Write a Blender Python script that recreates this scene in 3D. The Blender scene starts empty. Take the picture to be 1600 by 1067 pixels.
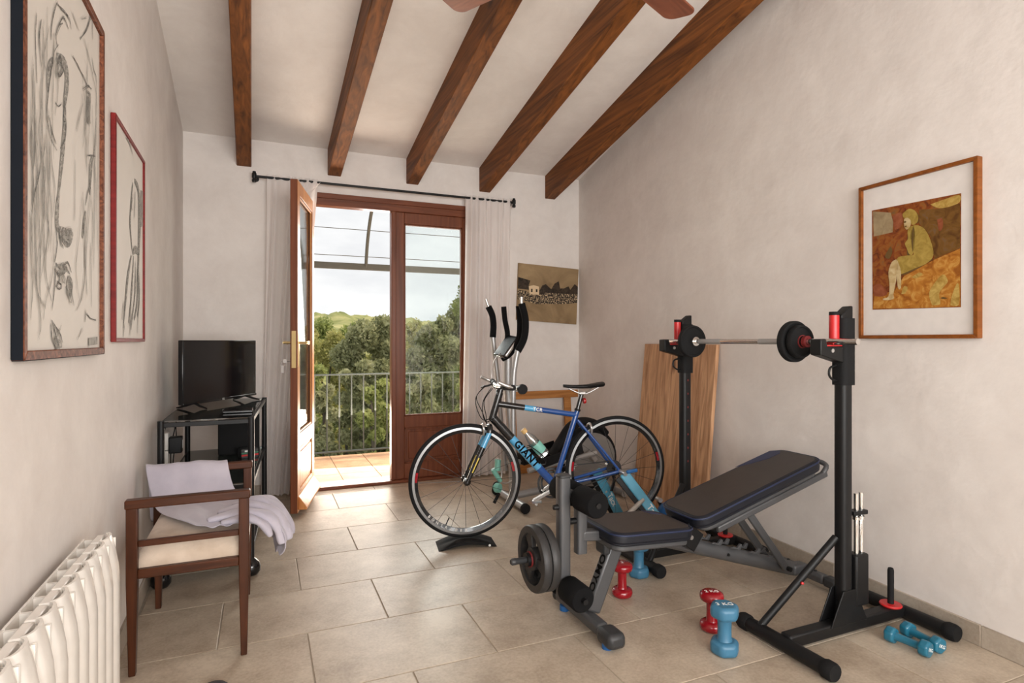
import bpy, bmesh, math, random
import numpy as np
from mathutils import Vector, Matrix, Euler

# ------------------------------------------------------------------ camera, world, lights
SC = bpy.context.scene
COL = SC.collection
F, CX, CY, HC = 909.0, 800.0, 532.0, 1.2          # focal length (px), principal point, camera height
TH = math.radians(23.19)
FWD = Vector((math.sin(TH), math.cos(TH), 0)); RGT = Vector((math.cos(TH), -math.sin(TH), 0))
cd = bpy.data.cameras.new('camera'); cam = bpy.data.objects.new('camera', cd); COL.objects.link(cam)
cam.location = (0, 0, HC); cam.rotation_euler = (math.pi/2, 0, -TH)
cd.sensor_width = 36; cd.lens = F/1600*36; cd.shift_y = (CY-533.5)/1600; cd.clip_end = 500; cd.clip_start = .05
SC.camera = cam

SC.view_settings.view_transform = 'Standard'; SC.view_settings.look = 'None'
SC.view_settings.gamma = 1; SC.view_settings.use_curve_mapping = False
SC.view_settings.exposure = 0.14
SC.cycles.max_bounces = 10; SC.cycles.diffuse_bounces = 6; SC.cycles.glossy_bounces = 5
SC.cycles.transparent_max_bounces = 24; SC.cycles.transmission_bounces = 8
SC.cycles.sample_clamp_indirect = 6; SC.cycles.caustics_reflective = False; SC.cycles.caustics_refractive = False

def make_world():
    w = bpy.data.worlds.new('sky'); SC.world = w; w.use_nodes = True
    nt = w.node_tree; nt.nodes.clear()
    o = nt.nodes.new('ShaderNodeOutputWorld'); b = nt.nodes.new('ShaderNodeBackground')
    tc = nt.nodes.new('ShaderNodeTexCoord'); mp = nt.nodes.new('ShaderNodeMapping')
    mp.inputs['Scale'].default_value = (1.6, 1.6, 4.5); mp.inputs['Location'].default_value = (.7, .35, .2)
    n = nt.nodes.new('ShaderNodeTexNoise'); n.inputs['Scale'].default_value = 2.6; n.inputs['Detail'].default_value = 6; n.inputs['Roughness'].default_value = .55
    r = nt.nodes.new('ShaderNodeValToRGB')
    e = r.color_ramp.elements; e[0].position = .36; e[0].color = (.80, .81, .825, 1); e[1].position = .66; e[1].color = (1, 1, .99, 1)
    L = nt.links.new
    L(tc.outputs['Generated'], mp.inputs[0]); L(mp.outputs[0], n.inputs['Vector']); L(n.outputs[0], r.inputs[0]); L(r.outputs[0], b.inputs[0])
    b.inputs[1].default_value = 1.0; L(b.outputs[0], o.inputs[0])
make_world()

def light(name, kind, loc, target, energy, color, **kw):
    d = bpy.data.lights.new(name, kind); d.energy = energy; d.color = color
    for k, v in kw.items(): setattr(d, k, v)
    o = bpy.data.objects.new(name, d); COL.objects.link(o); o.location = loc
    o.rotation_euler = (Vector(target)-Vector(loc)).to_track_quat('-Z', 'Y').to_euler()
    return o
# low hazy sun raking along the outside of the house
light('sun', 'SUN', (11, 6.3, 11), (0, 5.4, 0), 3.4, (1, .84, .62), angle=math.radians(6))
# area lamp at an unseen window behind the camera, added to brighten the room
light('added_rear_window_light', 'AREA', (1.05, -2.5, 1.45), (1.15, 4, 3.5), 174, (1, .985, .965), shape='RECTANGLE', size=2.5, size_y=2.0)
# area lamp at an unseen side window, added to brighten the right wall
light('added_side_window_light', 'AREA', (-.40, -.95, 1.55), (3, 2.4, 2.4), 46, (1, .985, .965), shape='RECTANGLE', size=1.7, size_y=1.3)
# daylight entering by the doorway
light('doorway_daylight', 'AREA', (1.75, 5.95, 1.75), (.9, 3.2, .3), 62, (1, .95, .90), shape='RECTANGLE', size=1.6, size_y=1.3)
# lamp added low on the balcony, standing in for sun bounced off the terrace
light('terrace_bounce_fill', 'AREA', (1.35, 5.95, .22), (1.0, 3.9, 2.7), 74, (1, .85, .70), shape='RECTANGLE', size=1.9, size_y=.8)

# ------------------------------------------------------------------ helpers: geometry
def ray(u, v):
    return FWD + RGT*((u-CX)/F) + Vector((0, 0, (CY-v)/F))
CAM = Vector((0, 0, HC))
def gz(u, v, z=0):
    r = ray(u, v); return CAM + r*((z-HC)/r.z)
def py(u, v, y):
    r = ray(u, v); return CAM + r*(y/r.y)
def px_(u, v, x):
    r = ray(u, v); return CAM + r*(x/r.x)
def pd(u, v, d):
    return CAM + ray(u, v)*d
class Plane:
    """a flat frame in the room: o origin, a and b in-plane axes, n outward normal"""
    def __init__(s, o, a, n):
        s.o = Vector(o); s.a = Vector(a).normalized(); s.n = Vector(n).normalized(); s.b = s.n.cross(s.a)
    def ab(s, u, v):
        r = ray(u, v); t = (s.o-CAM).dot(s.n)/r.dot(s.n); p = CAM+r*t-s.o
        return p.dot(s.a), p.dot(s.b)
    def mat(s):
        return Matrix(((s.a.x, s.b.x, s.n.x, s.o.x), (s.a.y, s.b.y, s.n.y, s.o.y), (s.a.z, s.b.z, s.n.z, s.o.z), (0, 0, 0, 1)))

class MB:
    def __init__(s): s.v = []; s.f = []
    def add(s, vs, fs):
        k = len(s.v); s.v += [tuple(p) for p in vs]; s.f += [tuple(i+k for i in q) for q in fs]; return s
    def box(s, c, d, R=None):
        x, y, z = [q/2 for q in d]
        vs = [Vector(p) for p in ((-x,-y,-z),(x,-y,-z),(x,y,-z),(-x,y,-z),(-x,-y,z),(x,-y,z),(x,y,z),(-x,y,z))]
        if R is not None: vs = [R @ p for p in vs]
        c = Vector(c)
        return s.add([p+c for p in vs], [(0,3,2,1),(4,5,6,7),(0,1,5,4),(1,2,6,5),(2,3,7,6),(3,0,4,7)])
    def lim(s, x0, x1, y0, y1, z0, z1):
        return s.box(((x0+x1)/2, (y0+y1)/2, (z0+z1)/2), (x1-x0, y1-y0, z1-z0))
    def bar(s, p0, p1, w, h, up=(0, 0, 1)):
        """rectangular bar from p0 to p1: w sideways, h along up"""
        p0, p1 = Vector(p0), Vector(p1); d = (p1-p0); L = d.length; d.normalize()
        up = Vector(up); sd = d.cross(up)
        if sd.length < 1e-4: sd = d.cross(Vector((1, 0, 0)))
        sd.normalize(); up = sd.cross(d)
        R = Matrix((d, sd, up)).transposed()
        return s.box((p0+p1)/2, (L, w, h), R)
    def sweep(s, pts, r, n=12, closed=False, caps=True, flat=None):
        pts = [Vector(p) for p in pts]; N = len(pts)
        rs = r if isinstance(r, (list, tuple)) else [r]*N
        T = []
        for i in range(N):
            a = pts[i-1] if (i > 0 or closed) else pts[i]; b = pts[(i+1) % N] if (i < N-1 or closed) else pts[i]
            T.append((b-a).normalized())
        ref = Vector((0, 0, 1)) if abs(T[0].z) < .9 else Vector((1, 0, 0))
        nrm = (ref - T[0]*ref.dot(T[0])).normalized()
        vs = []
        for i in range(N):
            nrm = (nrm - T[i]*nrm.dot(T[i])).normalized(); bi = T[i].cross(nrm)
            fx, fy = flat if flat else (1, 1)
            for k in range(n):
                a = 2*math.pi*k/n
                vs.append(pts[i] + (nrm*math.cos(a)*fx + bi*math.sin(a)*fy)*rs[i])
        fs = []
        for i in range(N if closed else N-1):
            j = (i+1) % N
            for k in range(n):
                l = (k+1) % n; fs.append((i*n+k, i*n+l, j*n+l, j*n+k))
        if not closed and caps:
            fs.append(tuple(reversed(range(n)))); fs.append(tuple((N-1)*n+k for k in range(n)))
        return s.add(vs, fs)
    def tube(s, p0, p1, r, n=14, r2=None):
        return s.sweep([p0, p1], [r, r if r2 is None else r2], n)
    def lathe(s, prof, o=(0, 0, 0), axis=(0, 0, 1), n=24, caps=True):
        o = Vector(o); q = Vector((0, 0, 1)).rotation_difference(Vector(axis).normalized()).to_matrix()
        vs = []
        for r, z in prof:
            for k in range(n):
                a = 2*math.pi*k/n; vs.append(o + q @ Vector((r*math.cos(a), r*math.sin(a), z)))
        fs = []
        for i in range(len(prof)-1):
            for k in range(n):
                l = (k+1) % n; fs.append((i*n+k, i*n+l, (i+1)*n+l, (i+1)*n+k))
        if caps:
            fs.append(tuple(reversed(range(n)))); fs.append(tuple((len(prof)-1)*n+k for k in range(n)))
        return s.add(vs, fs)
    def torus(s, c, axis, R, r, n=48, m=10, flat=(1, 1)):
        c = Vector(c); q = Vector((0, 0, 1)).rotation_difference(Vector(axis).normalized()).to_matrix()
        vs = []
        for i in range(n):
            a = 2*math.pi*i/n
            for k in range(m):
                b = 2*math.pi*k/m; rr = R + r*flat[0]*math.cos(b)
                vs.append(c + q @ Vector((rr*math.cos(a), rr*math.sin(a), r*flat[1]*math.sin(b))))
        fs = []
        for i in range(n):
            for k in range(m):
                j, l = (i+1) % n, (k+1) % m; fs.append((i*m+k, j*m+k, j*m+l, i*m+l))
        return s.add(vs, fs)
    def ring(s, c, axis, prof, n=64):
        """closed profile of (radius, offset along axis) revolved: rims, plates with a hole"""
        c = Vector(c); q = Vector((0, 0, 1)).rotation_difference(Vector(axis).normalized()).to_matrix(); m = len(prof)
        vs = [c + q @ Vector((r*math.cos(2*math.pi*i/n), r*math.sin(2*math.pi*i/n), z)) for i in range(n) for r, z in prof]
        fs = [(i*m+k, ((i+1) % n)*m+k, ((i+1) % n)*m+(k+1) % m, i*m+(k+1) % m) for i in range(n) for k in range(m)]
        return s.add(vs, fs)
    def prism(s, poly, th, o=(0, 0, 0), a=(1, 0, 0), b=(0, 1, 0)):
        """polygon in the (a, b) frame, extruded th along a x b"""
        o, a, b = Vector(o), Vector(a), Vector(b); n = a.cross(b).normalized(); k = len(poly)
        vs = [o+a*p[0]+b*p[1] for p in poly] + [o+a*p[0]+b*p[1]+n*th for p in poly]
        fs = [tuple(reversed(range(k))), tuple(range(k, 2*k))] + [(i, (i+1) % k, (i+1) % k+k, i+k) for i in range(k)]
        return s.add(vs, fs)
    def build(s, name, mat, parent=None, smooth=None, bevel=0, seg=2, loc=None):
        me = bpy.data.meshes.new(name); me.from_pydata([tuple(p) for p in s.v], [], s.f)
        bm = bmesh.new(); bm.from_mesh(me); bmesh.ops.recalc_face_normals(bm, faces=bm.faces); bm.to_mesh(me); bm.free()
        return link_mesh(name, me, mat, parent, smooth, bevel, seg, loc)
def link_mesh(name, me, mat, parent=None, smooth=None, bevel=0, seg=2, loc=None):
    me.materials.append(mat)
    if smooth is not None:
        me.polygons.foreach_set('use_smooth', [True]*len(me.polygons)); me.set_sharp_from_angle(angle=math.radians(smooth))
    o = bpy.data.objects.new(name, me); COL.objects.link(o)
    if parent is not None: o.parent = parent
    if loc is not None: o.location = loc
    if bevel:
        m = o.modifiers.new('edge', 'BEVEL'); m.width = bevel; m.segments = seg; m.limit_method = 'ANGLE'; m.angle_limit = math.radians(35)
        if smooth is None:
            me.polygons.foreach_set('use_smooth', [True]*len(me.polygons)); me.set_sharp_from_angle(angle=math.radians(40))
    return o
def rrect(w, h, r, n=5):
    pts = []
    for cx, cy, a0 in ((w/2-r, h/2-r, 0), (-w/2+r, h/2-r, 90), (-w/2+r, -h/2+r, 180), (w/2-r, -h/2+r, 270)):
        for k in range(n+1):
            a = math.radians(a0+90*k/n); pts.append((cx+r*math.cos(a), cy+r*math.sin(a)))
    return pts
def spline(pts, n=6):
    """Catmull-Rom through points"""
    P = [Vector(p) for p in pts]; out = []
    for i in range(len(P)-1):
        p0, p1, p2, p3 = P[max(i-1, 0)], P[i], P[i+1], P[min(i+2, len(P)-1)]
        for k in range(n):
            t = k/n
            out.append(.5*((2*p1)+(p2-p0)*t+(2*p0-5*p1+4*p2-p3)*t*t+(3*p1-p0-3*p2+p3)*t**3))
    return out+[P[-1]]
def tag(o, label, cat, group=None, kind=None):
    o['label'] = label; o['category'] = cat
    if group: o['group'] = group
    if kind: o['kind'] = kind
    return o
def thing(name, label, cat, loc=(0, 0, 0), rotz=0, group=None, kind=None, matrix=None):
    o = bpy.data.objects.new(name, None); COL.objects.link(o); o.empty_display_size = .1
    if matrix is not None: o.matrix_world = matrix
    else: o.location = loc; o.rotation_euler = (0, 0, rotz)
    return tag(o, label, cat, group, kind)
def dup(root, label=None, parent=None):
    r = root.copy(); COL.objects.link(r)
    if parent is not None: r.parent = parent
    if label: r['label'] = label
    for ch in list(root.children): dup(ch, None, r)
    return r
def text(name, body, size, mat, parent, M, depth=.0008, bold=0, spacing=1, align='CENTER'):
    cu = bpy.data.curves.new(name, 'FONT'); cu.body = body; cu.size = size; cu.extrude = depth; cu.offset = bold
    cu.align_x = align; cu.align_y = 'CENTER'; cu.space_character = spacing; cu.resolution_u = 3
    t = bpy.data.objects.new(name, cu); COL.objects.link(t); bpy.context.view_layer.update()
    me = bpy.data.meshes.new_from_object(t.evaluated_get(bpy.context.evaluated_depsgraph_get()))
    bpy.data.objects.remove(t); bpy.data.curves.remove(cu)
    me.transform(M); me.materials.clear()
    return link_mesh(name, me, mat, parent)
def frame_mat(o, a, b):
    a = Vector(a).normalized(); b = Vector(b); b = (b-a*a.dot(b)).normalized(); n = a.cross(b); o = Vector(o)
    return Matrix(((a.x, b.x, n.x, o.x), (a.y, b.y, n.y, o.y), (a.z, b.z, n.z, o.z), (0, 0, 0, 1)))

# ------------------------------------------------------------------ helpers: materials
def srgb(r, g, b):
    f = lambda c: c/12.92 if c <= .04045 else ((c+.055)/1.055)**2.4
    return (f(r/255), f(g/255), f(b/255), 1)
def base(name):
    m = bpy.data.materials.new(name); m.use_nodes = True; nt = m.node_tree
    return m, nt, nt.nodes['Principled BSDF'], nt.links.new
def plain(name, col, rough=.5, metal=0, spec=.5, coat=0, vary=0, scale=20, bump=0, bscale=200, trans=0, alpha=1):
    m, nt, p, L = base(name); p.inputs['Base Color'].default_value = col; p.inputs['Roughness'].default_value = rough
    p.inputs['Metallic'].default_value = metal; p.inputs['Specular IOR Level'].default_value = spec; p.inputs['Coat Weight'].default_value = coat
    p.inputs['Transmission Weight'].default_value = trans
    tc = nt.nodes.new('ShaderNodeTexCoord')
    n = nt.nodes.new('ShaderNodeTexNoise'); n.inputs['Scale'].default_value = scale; n.inputs['Detail'].default_value = 4
    L(tc.outputs['Object'], n.inputs['Vector'])
    r = nt.nodes.new('ShaderNodeValToRGB'); k = vary if vary else .04
    r.color_ramp.elements[0].position = .3; r.color_ramp.elements[1].position = .7
    r.color_ramp.elements[0].color = tuple(c*(1-k) for c in col[:3])+(1,); r.color_ramp.elements[1].color = tuple(min(1, c*(1+k)) for c in col[:3])+(1,)
    L(n.outputs[0], r.inputs[0]); L(r.outputs[0], p.inputs['Base Color'])
    if bump:
        n2 = nt.nodes.new('ShaderNodeTexNoise'); n2.inputs['Scale'].default_value = bscale; n2.inputs['Detail'].default_value = 3
        L(tc.outputs['Object'], n2.inputs['Vector'])
        b = nt.nodes.new('ShaderNodeBump'); b.inputs['Strength'].default_value = bump; b.inputs['Distance'].default_value = .005
        L(n2.outputs[0], b.inputs['Height']); L(b.outputs[0], p.inputs['Normal'])
    return m
def plaster(name, c0, c1):
    m, nt, p, L = base(name); p.inputs['Roughness'].default_value = .82; p.inputs['Specular IOR Level'].default_value = .2
    tc = nt.nodes.new('ShaderNodeTexCoord')
    a = nt.nodes.new('ShaderNodeTexNoise'); a.inputs['Scale'].default_value = 3.4; a.inputs['Detail'].default_value = 8; a.inputs['Roughness'].default_value = .7; a.inputs['Distortion'].default_value = .3
    r = nt.nodes.new('ShaderNodeValToRGB'); r.color_ramp.elements[0].position = .34; r.color_ramp.elements[1].position = .66
    r.color_ramp.elements[0].color = c0; r.color_ramp.elements[1].color = c1
    b1 = nt.nodes.new('ShaderNodeTexNoise'); b1.inputs['Scale'].default_value = 9; b1.inputs['Detail'].default_value = 6
    bp = nt.nodes.new('ShaderNodeBump'); bp.inputs['Strength'].default_value = .22; bp.inputs['Distance'].default_value = .02
    L(tc.outputs['Object'], a.inputs['Vector']); L(tc.outputs['Object'], b1.inputs['Vector']); L(a.outputs[0], r.inputs[0]); L(r.outputs[0], p.inputs['Base Color'])
    L(b1.outputs[0], bp.inputs['Height']); L(bp.outputs[0], p.inputs['Normal'])
    return m
def wood(name, dark, light_, scale=(14, .8, 14), rough=.45, knots=True, coat=0, pos=(.3, .72)):
    m, nt, p, L = base(name); p.inputs['Roughness'].default_value = rough; p.inputs['Coat Weight'].default_value = coat*.4; p.inputs['Specular IOR Level'].default_value = .28
    tc = nt.nodes.new('ShaderNodeTexCoord'); mp = nt.nodes.new('ShaderNodeMapping'); mp.inputs['Scale'].default_value = scale
    oi = nt.nodes.new('ShaderNodeObjectInfo'); vm = nt.nodes.new('ShaderNodeVectorMath'); vm.operation = 'ADD'
    cb = nt.nodes.new('ShaderNodeVectorMath'); cb.operation = 'SCALE'; cb.inputs[0].default_value = (7, 5, 9)
    L(oi.outputs['Random'], cb.inputs['Scale']); L(tc.outputs['Object'], vm.inputs[0]); L(cb.outputs[0], vm.inputs[1]); L(vm.outputs[0], mp.inputs[0])
    n = nt.nodes.new('ShaderNodeTexNoise'); n.inputs['Scale'].default_value = 1.6; n.inputs['Detail'].default_value = 7; n.inputs['Distortion'].default_value = 1.4
    L(mp.outputs[0], n.inputs['Vector'])
    r = nt.nodes.new('ShaderNodeValToRGB'); r.color_ramp.elements[0].position = pos[0]; r.color_ramp.elements[1].position = pos[1]
    r.color_ramp.elements[0].color = dark; r.color_ramp.elements[1].color = light_
    L(n.outputs[0], r.inputs[0]); out = r.outputs[0]
    if knots:
        v = nt.nodes.new('ShaderNodeTexVoronoi'); v.inputs['Scale'].default_value = 3.2
        mp2 = nt.nodes.new('ShaderNodeMapping'); mp2.inputs['Scale'].default_value = tuple(1.0 if q > 3 else .45 for q in scale)
        L(vm.outputs[0], mp2.inputs[0]); L(mp2.outputs[0], v.inputs['Vector'])
        r2 = nt.nodes.new('ShaderNodeValToRGB'); r2.color_ramp.elements[0].position = .035; r2.color_ramp.elements[1].position = .10
        r2.color_ramp.elements[0].color = (.22, .16, .12, 1); r2.color_ramp.elements[1].color = (1, 1, 1, 1)
        L(v.outputs['Distance'], r2.inputs[0])
        mx = nt.nodes.new('ShaderNodeMix'); mx.data_type = 'RGBA'; mx.blend_type = 'MULTIPLY'; mx.inputs[0].default_value = .85
        L(out, mx.inputs[6]); L(r2.outputs[0], mx.inputs[7]); out = mx.outputs[2]
    L(out, p.inputs['Base Color'])
    b = nt.nodes.new('ShaderNodeBump'); b.inputs['Strength'].default_value = .12; b.inputs['Distance'].default_value = .004
    L(n.outputs[0], b.inputs['Height']); L(b.outputs[0], p.inputs['Normal'])
    return m
def stone(name, c0, c1, rough=.4, seed=0, rnd=.10):
    m, nt, p, L = base(name); p.inputs['Roughness'].default_value = rough; p.inputs['Specular IOR Level'].default_value = .45
    tc = nt.nodes.new('ShaderNodeTexCoord'); oi = nt.nodes.new('ShaderNodeObjectInfo')
    sc = nt.nodes.new('ShaderNodeVectorMath'); sc.operation = 'SCALE'; sc.inputs[0].default_value = (11, 17, 5)
    ad = nt.nodes.new('ShaderNodeVectorMath'); ad.operation = 'ADD'
    L(oi.outputs['Random'], sc.inputs['Scale']); L(tc.outputs['Object'], ad.inputs[0]); L(sc.outputs[0], ad.inputs[1])
    a = nt.nodes.new('ShaderNodeTexNoise'); a.inputs['Scale'].default_value = 4; a.inputs['Detail'].default_value = 8; a.inputs['Roughness'].default_value = .68
    f = nt.nodes.new('ShaderNodeTexNoise'); f.inputs['Scale'].default_value = 90; f.inputs['Detail'].default_value = 3
    L(ad.outputs[0], a.inputs['Vector']); L(ad.outputs[0], f.inputs['Vector'])
    mix = nt.nodes.new('ShaderNodeMath'); mix.operation = 'MULTIPLY_ADD'; mix.inputs[1].default_value = .35; L(f.outputs[0], mix.inputs[0]); L(a.outputs[0], mix.inputs[2])
    r = nt.nodes.new('ShaderNodeValToRGB'); r.color_ramp.elements[0].position = .5; r.color_ramp.elements[1].position = .85
    r.color_ramp.elements[0].color = c0; r.color_ramp.elements[1].color = c1
    L(mix.outputs[0], r.inputs[0])
    hv = nt.nodes.new('ShaderNodeHueSaturation'); mr = nt.nodes.new('ShaderNodeMapRange'); mr.inputs[3].default_value = 1-rnd; mr.inputs[4].default_value = 1+rnd
    L(oi.outputs['Random'], mr.inputs[0]); L(mr.outputs[0], hv.inputs['Value']); L(r.outputs[0], hv.inputs['Color']); L(hv.outputs[0], p.inputs['Base Color'])
    b = nt.nodes.new('ShaderNodeBump'); b.inputs['Strength'].default_value = .06; b.inputs['Distance'].default_value = .004
    L(f.outputs[0], b.inputs['Height']); L(b.outputs[0], p.inputs['Normal'])
    return m
def ramp_noise(name, stops, scale, detail=6, rough=.7, distortion=1.0, stretch=(1, 1, 1), bump=0):
    m, nt, p, L = base(name); p.inputs['Roughness'].default_value = rough; p.inputs['Specular IOR Level'].default_value = .2
    tc = nt.nodes.new('ShaderNodeTexCoord'); mp = nt.nodes.new('ShaderNodeMapping'); mp.inputs['Scale'].default_value = stretch
    n = nt.nodes.new('ShaderNodeTexNoise'); n.inputs['Scale'].default_value = scale; n.inputs['Detail'].default_value = detail; n.inputs['Distortion'].default_value = distortion
    r = nt.nodes.new('ShaderNodeValToRGB'); e = r.color_ramp.elements
    while len(e) < len(stops): e.new(.5)
    for q, (ps, c) in zip(e, stops): q.position = ps; q.color = c
    L(tc.outputs['Object'], mp.inputs[0]); L(mp.outputs[0], n.inputs['Vector']); L(n.outputs[0], r.inputs[0]); L(r.outputs[0], p.inputs['Base Color'])
    if bump:
        b = nt.nodes.new('ShaderNodeBump'); b.inputs['Strength'].default_value = bump; L(n.outputs[0], b.inputs['Height']); L(b.outputs[0], p.inputs['Normal'])
    return m
def pane(name, tint=(.93, .96, .95, 1), gloss=.10, rough=.02):
    m = bpy.data.materials.new(name); m.use_nodes = True; nt = m.node_tree; nt.nodes.clear(); L = nt.links.new
    o = nt.nodes.new('ShaderNodeOutputMaterial'); t = nt.nodes.new('ShaderNodeBsdfTransparent'); t.inputs[0].default_value = tint
    g = nt.nodes.new('ShaderNodeBsdfGlossy'); g.inputs['Roughness'].default_value = rough
    lw = nt.nodes.new('ShaderNodeLayerWeight'); lw.inputs[0].default_value = .25
    ml = nt.nodes.new('ShaderNodeMath'); ml.operation = 'MULTIPLY_ADD'; ml.inputs[1].default_value = .5; ml.inputs[2].default_value = gloss*.4
    mx = nt.nodes.new('ShaderNodeMixShader')
    L(lw.outputs['Fresnel'], ml.inputs[0]); L(ml.outputs[0], mx.inputs[0]); L(t.outputs[0], mx.inputs[1]); L(g.outputs[0], mx.inputs[2]); L(mx.outputs[0], o.inputs[0])
    return m
def cloth(name, col, col2, trans=.0, scale=300, big=6):
    m, nt, p, L = base(name); p.inputs['Roughness'].default_value = .95; p.inputs['Specular IOR Level'].default_value = .1; p.inputs['Sheen Weight'].default_value = .25
    tc = nt.nodes.new('ShaderNodeTexCoord'); n = nt.nodes.new('ShaderNodeTexNoise'); n.inputs['Scale'].default_value = big; n.inputs['Detail'].default_value = 6
    r = nt.nodes.new('ShaderNodeValToRGB'); r.color_ramp.elements[0].position = .3; r.color_ramp.elements[1].position = .7; r.color_ramp.elements[0].color = col; r.color_ramp.elements[1].color = col2
    n2 = nt.nodes.new('ShaderNodeTexNoise'); n2.inputs['Scale'].default_value = scale
    b = nt.nodes.new('ShaderNodeBump'); b.inputs['Strength'].default_value = .25; b.inputs['Distance'].default_value = .003
    L(tc.outputs['Object'], n.inputs['Vector']); L(tc.outputs['Object'], n2.inputs['Vector']); L(n.outputs[0], r.inputs[0]); L(r.outputs[0], p.inputs['Base Color'])
    L(n2.outputs[0], b.inputs['Height']); L(b.outputs[0], p.inputs['Normal'])
    if trans:
        tr = nt.nodes.new('ShaderNodeBsdfTranslucent'); L(r.outputs[0], tr.inputs[0]); mx = nt.nodes.new('ShaderNodeMixShader'); mx.inputs[0].default_value = trans
        o = nt.nodes['Material Output']; L(p.outputs[0], mx.inputs[1]); L(tr.outputs[0], mx.inputs[2]); L(mx.outputs[0], o.inputs[0])
    return m
M = {}
M['wall'] = plaster('plaster_wall', (.69, .64, .605, 1), (.775, .73, .695, 1))
M['ceil'] = plaster('plaster_ceiling', (.745, .695, .655, 1), (.82, .775, .735, 1))
M['tile'] = stone('stone_tile', (.345, .272, .20, 1), (.56, .475, .375, 1), .38, rnd=.07)
M['skirt'] = stone('skirting_tile', (.30, .245, .19, 1), (.42, .36, .295, 1), .5, rnd=.06)
M['grout'] = plain('grout', (.43, .37, .30, 1), .9, vary=.1)
M['grout_light'] = plain('grout_light', (.6, .54, .46, 1), .9, vary=.1)
M['beam'] = wood('beam_wood', srgb(78, 42, 12), srgb(138, 82, 34), (16, .7, 16), .6)
M['door'] = wood('door_wood', srgb(92, 48, 28), srgb(124, 70, 44), (16, 16, .8), .38, knots=False, coat=.15)
M['doorh'] = wood('door_wood_rail', srgb(92, 48, 28), srgb(124, 70, 44), (.8, 16, 16), .38, knots=False, coat=.15)
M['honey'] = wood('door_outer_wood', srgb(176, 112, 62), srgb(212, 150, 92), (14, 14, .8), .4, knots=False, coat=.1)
M['chairwood'] = wood('chair_wood', srgb(52, 26, 12), srgb(84, 45, 24), (18, 18, 1.5), .38, knots=False)
M['chairwoodh'] = wood('chair_wood_rail', srgb(52, 26, 12), srgb(84, 45, 24), (1.5, 18, 18), .38, knots=False)
M['framewood'] = wood('picture_frame_wood', srgb(112, 60, 20), srgb(142, 82, 32), (20, 20, 2), .4, knots=False)
M['pine'] = wood('pine', srgb(150, 96, 48), srgb(190, 132, 74), (1, 14, 14), .55)
M['plank'] = wood('plank_wood', srgb(140, 98, 68), srgb(206, 162, 124), (14, 14, .7), .6, pos=(.25, .62))
M['black'] = plain('black_metal', (.0065, .0065, .007, 1), .45, spec=.3)
M['blackmatte'] = plain('black_rubber', (.009, .009, .0095, 1), .75, spec=.2, bump=.15, bscale=300)
M['blackgloss'] = plain('black_gloss', (.006, .006, .007, 1), .12, spec=.5)
M['foam'] = plain('black_foam', (.006, .006, .0065, 1), .9, spec=.15, bump=.4, bscale=500)
M['iron'] = plain('cast_iron', (.035, .034, .034, 1), .5, metal=.3, bump=.12, bscale=160)
M['grey'] = plain('grey_painted_steel', (.088, .089, .093, 1), .42, metal=.35)
M['greydark'] = plain('dark_grey_plastic', (.028, .029, .031, 1), .5)
M['leather'] = plain('brown_black_vinyl', (.036, .029, .026, 1), .48, bump=.15, bscale=350, vary=.12)
M['navy'] = plain('navy_vinyl', (.012, .022, .07, 1), .45)
M['padside'] = plain('black_vinyl', (.007, .008, .013, 1), .5, spec=.35)
M['piping'] = plain('blue_piping', (.010, .018, .055, 1), .5)
M['chrome'] = plain('chrome', (.80, .79, .77, 1), .13, metal=1)
M['alu'] = plain('aluminium', (.62, .61, .60, 1), .3, metal=.9)
M['rimtrack'] = plain('rim_track', (.30, .30, .30, 1), .35, metal=.7)
M['silver'] = plain('silver_paint', (.42, .42, .42, 1), .38, metal=.5)
M['red'] = plain('red_vinyl', (.29, .005, .012, 1), .22, coat=.3)
M['reddim'] = plain('dull_red', (.16, .012, .012, 1), .6)
M['redplastic'] = plain('red_plastic', (.52, .016, .018, 1), .35)
M['blue'] = plain('light_blue_neoprene', (.045, .165, .275, 1), .42, bump=.05)
M['teal'] = plain('teal_vinyl', (.012, .135, .215, 1), .28, coat=.25)
M['bikeblue'] = plain('bike_blue', (.012, .065, .25, 1), .22, coat=.5)
M['bikelight'] = plain('bike_light_blue', (.085, .36, .62, 1), .25, coat=.5)
M['bikeblack'] = plain('bike_black', (.008, .008, .009, 1), .2, coat=.5)
M['trainer'] = plain('trainer_blue', (.10, .37, .54, 1), .35)
M['trainerbar'] = plain('trainer_bar', (.50, .47, .43, 1), .4, metal=.3)
M['deepblue'] = plain('deep_blue_plastic', (.012, .10, .30, 1), .35)
M['white'] = plain('white_enamel', (.80, .765, .715, 1), .25, coat=.2)
M['whiteplastic'] = plain('white_plastic', (.72, .70, .66, 1), .45)
M['letterwhite'] = plain('letter_white', (.8, .8, .78, 1), .5)
M['letterblack'] = plain('letter_black', (.002, .002, .002, 1), .8, spec=.1)
M['yellow'] = plain('yellow_decal', (.75, .55, .05, 1), .4)
M['brass'] = plain('brass', (.66, .50, .24, 1), .28, metal=.9)
M['mint'] = plain('mint_rubber', (.20, .50, .42, 1), .45)
M['tan'] = plain('tan_cap', (.62, .40, .16, 1), .5)
M['paper'] = plain('drawing_paper', (.66, .62, .565, 1), .7, vary=.04, scale=3)
M['mount'] = plain('picture_mount', (.71, .67, .64, 1), .75)
M['ink'] = ramp_noise('charcoal', [(.35, (.06, .058, .055, 1)), (.62, (.30, .285, .26, 1))], 90, detail=5, rough=.9)
M['inkgrey'] = ramp_noise('charcoal_smudge', [(.36, (.17, .162, .15, 1)), (.5, (.28, .268, .245, 1)), (.66, (.50, .475, .43, 1))], 110, detail=9, rough=.9)
M['inkpale'] = plain('pencil', (.33, .315, .285, 1), .9, vary=.3, scale=40)
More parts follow.
